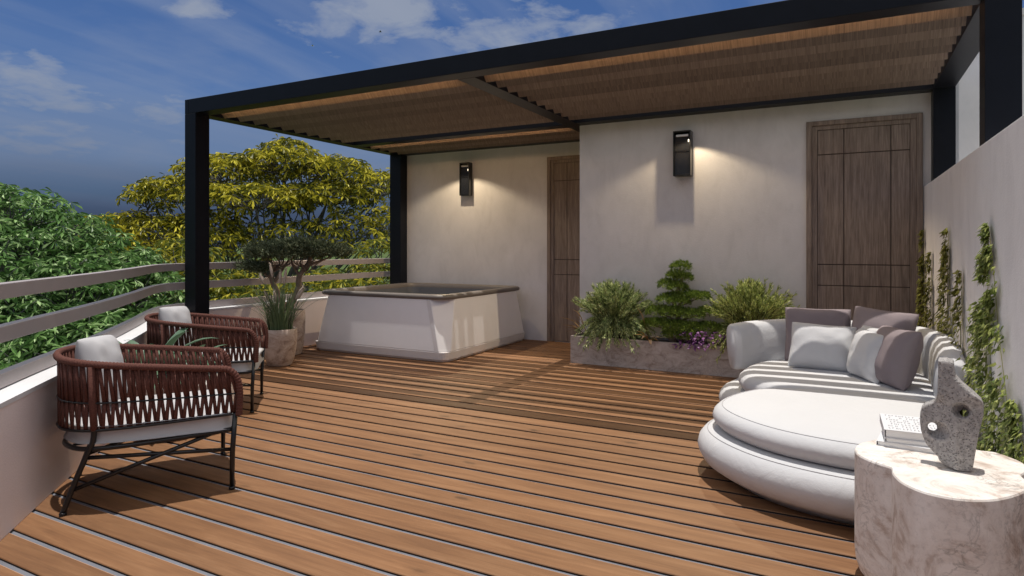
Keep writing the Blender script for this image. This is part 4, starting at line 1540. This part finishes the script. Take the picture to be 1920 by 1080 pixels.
def book(name_label, c, rz, w, dpt, z0, th, text=False, open_cover=False):
    b_ = thing('book', name_label, 'book', (c[0], c[1], z0), R(rz), 'white books on the side table')
    build('pages', MB().box(-w / 2 + 0.004, w / 2 - 0.002, -dpt / 2 + 0.004, dpt / 2 - 0.004, 0.0025, th - 0.0025), M['paper'], b_, local=True)
    cv = MB()
    cv.box(-w / 2, w / 2, -dpt / 2, dpt / 2, 0.0003, 0.0022)
    cv.box(-w / 2, w / 2, -dpt / 2, dpt / 2, th - 0.0022, th)
    cv.box(-w / 2 - 0.0022, -w / 2, -dpt / 2, dpt / 2, 0.0003, th)
    build('cover', cv, M['coping'], b_, local=True)
    if text:
        ink = MB()
        random.seed(31)
        for r_ in range(7):
            y = dpt / 2 - 0.026 - r_ * (dpt - 0.045) / 6.4
            x = -w / 2 + 0.016
            while x < w / 2 - 0.02:
                if random.random() < 0.82:
                    hh, ww = 0.017, 0.0021
                    z0_, z1_ = th + 0.0001, th + 0.0007
                    ink.box(x, x + ww, y - hh / 2, y + hh / 2, z0_, z1_)
                    j = random.random()
                    if j < 0.35:
                        ink.box(x + ww + 0.0003, x + 0.0065, y + hh / 2 - 0.0018, y + hh / 2, z0_, z1_)
                    elif j < 0.6:
                        ink.box(x + ww + 0.0003, x + 0.0060, y - hh / 2, y - hh / 2 + 0.0018, z0_, z1_)
                    elif j < 0.8:
                        ink.box(x + 0.0052, x + 0.0052 + ww, y - hh / 2, y + hh / 2, z0_, z1_)
                x += 0.0125
        build('print', ink, M['ink'], b_, local=True)
    return b_


book('white book at the bottom of the stack, its corner sticking out to the left', (0.238, 3.055), -9, 0.225, 0.235, TZ + 0.0005, 0.019)
book('white book in the middle of the stack', (0.250, 3.06), 0, 0.225, 0.235, TZ + 0.020, 0.0185)
book('white book with rows of dark print, topmost of the stack', (0.246, 3.082), 1, 0.225, 0.275, TZ + 0.039, 0.033, True)

# sculpture: pierced slab found from a distance field
sculpt_out = [(470, 50), (508, 47), (545, 55), (549, 90), (554, 125), (590, 160), (650, 205), (676, 228), (687, 255), (686, 300), (676, 340), (665, 385), (655, 440), (648, 480), (640, 530), (633, 572), (600, 574), (560, 570), (520, 562), (475, 545),
              (466, 522), (440, 505), (415, 485), (398, 455), (384, 415), (378, 375), (380, 325), (388, 298), (405, 281), (445, 264), (460, 245), (467, 215), (469, 150), (470, 100)]
PXM = 1340.0
KX = 0.83
o2 = np.array([((x - 555) / PXM * KX, (573 - y) / PXM) for x, y in sculpt_out])
gx = np.arange(-0.155, 0.125, 0.0040)
gz_ = np.arange(-0.02, 0.42, 0.0040)
gy = np.arange(-0.075, 0.075, 0.0040)
XX, ZZ = np.meshgrid(gx, gz_, indexing='ij')
inside = np.zeros(XX.shape, bool)
dist = np.full(XX.shape, 9.0)
nO = len(o2)
for i in range(nO):
    a, b_ = o2[i], o2[(i + 1) % nO]
    ab = b_ - a
    t_ = np.clip(((XX - a[0]) * ab[0] + (ZZ - a[1]) * ab[1]) / (ab @ ab), 0, 1)
    dist = np.minimum(dist, np.hypot(XX - a[0] - t_ * ab[0], ZZ - a[1] - t_ * ab[1]))
    cond = (a[1] > ZZ) != (b_[1] > ZZ)
    xi = (b_[0] - a[0]) * (ZZ - a[1]) / (b_[1] - a[1] + 1e-12) + a[0]
    inside ^= cond & (XX < xi)
sd2 = np.where(inside, -dist, dist)
YY = gy[None, :, None]
S2 = sd2[:, None, :]
XB = XX[:, None, :]
ZB_ = ZZ[:, None, :]
fold = 0.062 - 0.46 * np.abs(XB) * np.clip((0.27 - ZB_) / 0.04, 0, 1)         # ridge down the middle of the front
front = -YY - np.maximum(fold, 0.022)
rear = YY - 0.03
slabd = np.maximum(front, rear)
rr0 = 0.008
d0 = np.minimum(np.maximum(S2 + rr0, slabd + rr0), 0) + np.sqrt(np.maximum(S2 + rr0, 0) ** 2 + np.maximum(slabd + rr0, 0) ** 2) - rr0


def hole(cx, cz, r0, bx_, bz__, rb):
    """a round bore straight along the line of sight plus a bowl opening to the front"""
    bore = np.hypot(XB - cx, ZB_ - (cz - 0.235 * YY)) - r0
    k = np.clip((-YY + 0.004) / 0.050, 0, 1.3)
    bowl = np.hypot(XB - (bx_ + (cx - bx_) * (1 - k) * 0.6), ZB_ - (bz__ - 0.235 * YY)) - rb * np.sqrt(k)
    return np.minimum(bore, bowl)


h1 = hole(KX * (440 - 555) / PXM, (573 - 392) / PXM, 0.0150, KX * (462 - 555) / PXM, (573 - 408) / PXM, 0.036)
h2 = hole(KX * (594 - 555) / PXM, (573 - 306) / PXM, 0.0130, KX * (585 - 555) / PXM, (573 - 298) / PXM, 0.026)
d0 = np.maximum(d0, -h1)
d0 = np.maximum(d0, -h2)
d0 = np.broadcast_to(d0, (len(gx), len(gy), len(gz_))).copy()


def surface_nets(F, xs, ys, zs):
    nx, ny, nz = F.shape
    s_ = F < 0
    vid = -np.ones((nx - 1, ny - 1, nz - 1), int)
    vs = []
    c = s_[:-1, :-1, :-1].astype(int)
    tot = sum(s_[a:nx - 1 + a, b_:ny - 1 + b_, c_:nz - 1 + c_].astype(int) for a in (0, 1) for b_ in (0, 1) for c_ in (0, 1))
    cells = np.argwhere((tot > 0) & (tot < 8))
    E_ = []
    cor = [(a, b_, c_) for a in (0, 1) for b_ in (0, 1) for c_ in (0, 1)]
    for i in range(8):
        for j in range(i + 1, 8):
            if sum(abs(cor[i][k] - cor[j][k]) for k in range(3)) == 1:
                E_.append((cor[i], cor[j]))
    for (x, y, z) in cells:
        acc = np.zeros(3)
        n_ = 0
        for a, b_ in E_:
            fa = F[x + a[0], y + a[1], z + a[2]]
            fb = F[x + b_[0], y + b_[1], z + b_[2]]
            if (fa < 0) != (fb < 0):
                t_ = fa / (fa - fb)
                acc += np.array(a) + t_ * (np.array(b_) - np.array(a))
                n_ += 1
        acc = acc / n_ + (x, y, z)
        vid[x, y, z] = len(vs)
        vs.append((xs[0] + acc[0] * (xs[1] - xs[0]), ys[0] + acc[1] * (ys[1] - ys[0]), zs[0] + acc[2] * (zs[1] - zs[0])))
    fs = []
    for ax in range(3):
        sl = [slice(None)] * 3
        sl2 = [slice(None)] * 3
        sl[ax] = slice(0, -1)
        sl2[ax] = slice(1, None)
        ch_ = np.argwhere(s_[tuple(sl)] != s_[tuple(sl2)])
        u_, v_ = [(1, 2), (2, 0), (0, 1)][ax]
        for p in ch_:
            p = p.copy()
            if p[u_] == 0 or p[v_] == 0 or p[u_] >= F.shape[u_] - 1 or p[v_] >= F.shape[v_] - 1:
                continue
            q = []
            for (du, dv) in ((1, 1), (0, 1), (0, 0), (1, 0)):
                r_ = p.copy()
                r_[u_] -= du
                r_[v_] -= dv
                q.append(int(vid[tuple(r_)]))
            if s_[tuple(p)]:
                fs.append(tuple(q))
            else:
                fs.append(tuple(q[::-1]))
    return vs, fs


vs, fs = surface_nets(d0, gx, gy, gz_)
sc = tag(build('stone_sculpture', (vs, fs), M['pumice'], None, smooth=True), 'grey pumice abstract sculpture with two holes, standing on the side table', 'sculpture')
zmin = min(p[2] for p in vs)
sc.location = (0.352, 2.80, TZ + 0.0005 - zmin)
sc.rotation_euler = (0, 0, R(-7.2))

# ------------------------------------------------------------------ ivy on the right wall
def ivy(label, y0, ytip, ztip, wbase, n, mat, seed, Lf=0.047, curve=0.0):
    random.seed(seed)
    t_ = thing('climbing_ivy', label, 'ivy', (rwx(y0) - 0.02, y0, 0.002), 0, 'ivy strands on the right wall')
    st_ = MB()
    lv = Leaves(T_IVY)
    for s_ in range(4):
        off = (s_ - 1.5) / 1.5
        kz = (1.0, 0.72, 0.9, 0.55)[s_]
        pts = []
        for k in range(9):
            t2 = k / 8
            y = y0 + (ytip - y0) * t2 + off * wbase * (1 - t2) + 0.03 * noise.noise(Vector((seed, s_, t2 * 4)))
            pts.append((rwx(y) - 0.012 - 0.006 * (s_ % 2), y, 0.004 + ztip * kz * t2))
        st_.tube(crom(pts, 3), 0.0014, 5)
    for i in range(int(n * 2.8)):
        t2 = random.random() ** 1.45
        wd = wbase * (1 - t2) ** 0.9 + 0.018
        y = y0 + (ytip - y0) * t2 + max(-1.4, min(1.4, random.gauss(0, 0.6))) * wd
        z = ztip * t2 + 0.02
        if noise.noise(Vector((y * 6, z * 6, seed))) < (-0.06 if wbase > 0.4 else -0.30):
            continue
        x = rwx(y) - random.uniform(0.012, 0.03 + 0.07 * (1 - t2))
        dd = np.array((random.uniform(-0.7, -0.05), random.uniform(-0.8, 0.8), random.uniform(-1.0, -0.1)))
        lv.add((x, y, z), dd, (-1.0, random.uniform(-0.5, 0.5), random.uniform(0.1, 0.9)), Lf * random.uniform(0.6, 1.2), Lf * random.uniform(0.45, 0.8))
    build('stems', st_, M['ivy_olive'], t_)
    build('leaves', lv.data(), mat, t_)
    return t_


ivy('narrow olive ivy strand in the corner beside the right door', 6.82, 6.88, 1.44, 0.15, 420, M['ivy_olive'], 1)
ivy('low thin ivy strand between the corner strand and the tall olive one', 6.30, 6.34, 1.24, 0.11, 260, M['ivy_olive'], 2)
ivy('tall olive ivy strand climbing behind the curved end of the sofa back', 5.45, 5.40, 1.41, 0.32, 640, M['ivy_olive'], 3)
ivy('sparse short ivy strand directly left of the large green ivy', 4.88, 4.84, 1.13, 0.16, 240, M['ivy_olive'], 4)
ivy('large spreading green ivy nearest the side table', 3.92, 4.02, 1.40, 0.58, 1900, M['ivy'], 5, 0.041)
ivy('low trailing ivy creeping over the back edge of the side table', 3.25, 3.45, 0.62, 0.30, 380, M['ivy'], 6, 0.041)

# ------------------------------------------------------------------ trees
def tree(name, label, base, lobes, whorls, L, mat, bark, seed, r_trunk, group, droop=0.55):
    random.seed(seed)
    t_ = thing(name, label, 'tree', base, 0, group)
    tk_ = MB()
    lv = Leaves(T_LEAF)
    b0 = np.array(base)
    cen = np.mean([np.array(l[:3]) for l in lobes], axis=0)
    fork = b0 + (cen - b0) * 0.38
    fork[2] = b0[2] + (cen[2] - b0[2]) * 0.42
    limb(tk_, [tuple(b0), tuple(b0 * 0.5 + fork * 0.5 + np.array((0.1, -0.06, 0))), tuple(fork)], r_trunk, r_trunk * 0.72, 10)
    lobes = [tuple(l) + ((1.0,) if len(l) < 7 else ()) for l in lobes]
    tot = sum(l[3] * l[4] * l[6] for l in lobes)
    for l in lobes:
        c = np.array(l[:3])
        midp = fork * 0.5 + c * 0.5 + rv() * 0.25
        cc = c - np.array((0, 0, l[5] * 0.55))
        limb(tk_, [tuple(fork), tuple(midp), tuple(cc)], r_trunk * 0.5, r_trunk * 0.16, 7)
        n = int(whorls * l[3] * l[4] * l[6] / tot)
        for q_ in range(3):
            e_ = rv() * np.array((l[3], l[4], l[5])) * 0.7
            limb(tk_, [tuple(fork + rv() * 0.1), tuple(midp + rv() * 0.45), tuple(c + e_ - np.array((0, 0, l[5] * 0.3)))], r_trunk * 0.26, r_trunk * 0.07, 6)
        for i in range(n):
            e_ = rv()
            if e_[2] < -0.3 and random.random() < 0.75:
                e_[2] *= -1
            lump = 1 + 0.25 * noise.noise(Vector(c + e_ * 2.0) * 1.3)
            rr_ = (0.55 + 0.45 * random.random() ** 0.5) * lump
            p = c + e_ * np.array((l[3], l[4], l[5])) * rr_
            if i % 3 == 0:
                q = cc + (p - cc) * random.uniform(0.15, 0.35) + rv() * 0.05
                limb(tk_, [tuple(q), tuple(q * 0.45 + p * 0.55 + rv() * 0.12), tuple(p)], r_trunk * 0.10, r_trunk * 0.03, 5, 3)
            k = random.randint(6, 9)
            ax = e_ * 0.5 + np.array((0, 0, 0.7)) + rv() * 0.55
            ax /= np.linalg.norm(ax)
            u_ = np.cross(ax, rv())
            u_ /= np.linalg.norm(u_)
            w_2 = np.cross(ax, u_)
            for j in range(k):
                a = 2 * math.pi * j / k + random.uniform(-0.25, 0.25)
                rad_ = u_ * math.cos(a) + w_2 * math.sin(a)
                dd = rad_ + ax * random.uniform(-0.25, 0.35) + np.array((0, 0, -droop * random.uniform(0.5, 1.4)))
                ll = L * random.uniform(0.7, 1.2)
                lv.add(p + rad_ * 0.012, dd, ax + rv() * 0.25, ll, ll * random.uniform(0.17, 0.26))
    build('trunk', tk_, bark, t_, smooth=True)
    build('crown', lv.data(), mat, t_)
    return t_


def cam_pt(px, F, z):
    r_ = (px - 960) / 1194.33 * F
    return (r_ * 0.8854 - F * 0.4648, r_ * 0.4648 + F * 0.8854, z)


def lob(px, py, F, rx2, rz2, ry=None, wt=1.0):
    z = 1.3 + (463 - py) / 1194.33 * F
    x, y, _ = cam_pt(px, F, 0)
    return (x, y, z, rx2, ry or rx2, rz2, wt)


GT = 'trees beyond the parapet'
tree('golden_tree', 'wide golden leaved tree with many branches behind the potted bonsai', cam_pt(520, 13.2, GZ),
     [lob(535, 310, 13.2, 1.1, 0.34), lob(535, 280, 13.2, .50, .24), lob(430, 325, 13.0, 1.0, .42), lob(625, 325, 13.4, 1.0, .36), lob(705, 350, 13.6, .75, .40), lob(345, 365, 12.8, .85, .42), lob(275, 375, 12.6, .5, .40), lob(250, 425, 12.6, .7, .30),
      lob(480, 375, 12.4, 1.2, .34), lob(610, 370, 13.2, 1.1, .34), lob(390, 430, 12.6, .8, .40), lob(725, 430, 13.0, .5, .5), lob(190, 425, 12.4, .45, .2), lob(430, 470, 12.2, 1.0, .45, None, .5), lob(560, 450, 12.8, 1.3, .45, None, .28), lob(660, 440, 13.0, .9, .45, None, .35), lob(320, 450, 12.2, .8, .5, None, .6), lob(215, 440, 12.2, .55, .26), lob(200, 470, 12.0, .6, .28), lob(290, 490, 11.8, .7, .35), lob(255, 470, 12.0, .6, .3)], 2350, 0.172, M['leaf_yellow'], M['bark_blue'], 21, 0.12, GT)
tree('golden_tree', 'low yellow green leafy tree filling the rails behind the tub and pots', cam_pt(560, 11.2, GZ),
     [lob(690, 540, 11.2, 1.0, .45), lob(600, 550, 11.0, .9, .4), lob(480, 560, 10.6, .8, .35), lob(400, 540, 10.8, .8, .5), lob(330, 500, 10.6, .7, .5), lob(300, 560, 10.2, .8, .5), lob(710, 480, 11.4, .5, .35)], 700, 0.165, M['leaf_mixed'], M['bark_blue'], 22, 0.09, GT)
tree('green_tree', 'big bright green tree with whorled leaves at the far left', cam_pt(30, 7.6, GZ),
     [lob(10, 415, 7.6, .72, .45), lob(110, 455, 7.6, .65, .42), lob(-90, 430, 7.8, .9, .6), lob(190, 500, 7.7, .6, .38), lob(255, 505, 7.9, .40, .25), lob(310, 555, 7.9, .40, .28), lob(20, 520, 7.2, .8, .5), lob(130, 560, 7.2, .8, .5), lob(250, 560, 7.6, .55, .42), lob(40, 620, 6.9, .8, .5), lob(180, 640, 7.0, .8, .45),
      lob(-60, 680, 6.6, .9, .6), lob(90, 700, 6.6, .8, .5), lob(270, 640, 7.3, .5, .4)], 2700, 0.128, M['leaf_green'], M['bark_blue'], 23, 0.10, GT, 0.38)

# ------------------------------------------------------------------ birds
for (lab, px, py, F, mt_, sz) in (('small dark bird gliding below the large cloud', 713, 60, 60, M['bird'], 0.15), ('small pale bird flying left of the dark one', 586, 86, 70, M['bird_pale'], 0.15)):
    x, y, _ = cam_pt(px, F, 0)
    z = 1.3 + (463 - py) / 1194.33 * F
    bb = thing('bird', lab, 'bird', (x, y, z), R(40), 'birds in the sky')
    body_ = MB().tube([(-sz, 0, 0), (-sz * 0.6, 0, 0.01), (0, 0, 0.02), (sz * 0.6, 0, 0.02), (sz, 0, 0.0)], [0.005, 0.03, 0.045, 0.03, 0.006], 8)
    build('bird_body', body_, mt_, bb, smooth=True, local=True)
    for s_ in (-1, 1):
        w_3 = MB()
        w_3.add([(-0.05, 0.02 * s_, 0.02), (0.07, 0.02 * s_, 0.02), (0.05, 0.16 * s_, 0.08), (-0.04, 0.15 * s_, 0.08), (-0.05, 0.33 * s_, 0.04)], [(0, 1, 2, 3), (3, 2, 4)])
        build('wing', w_3, mt_, bb, local=True)
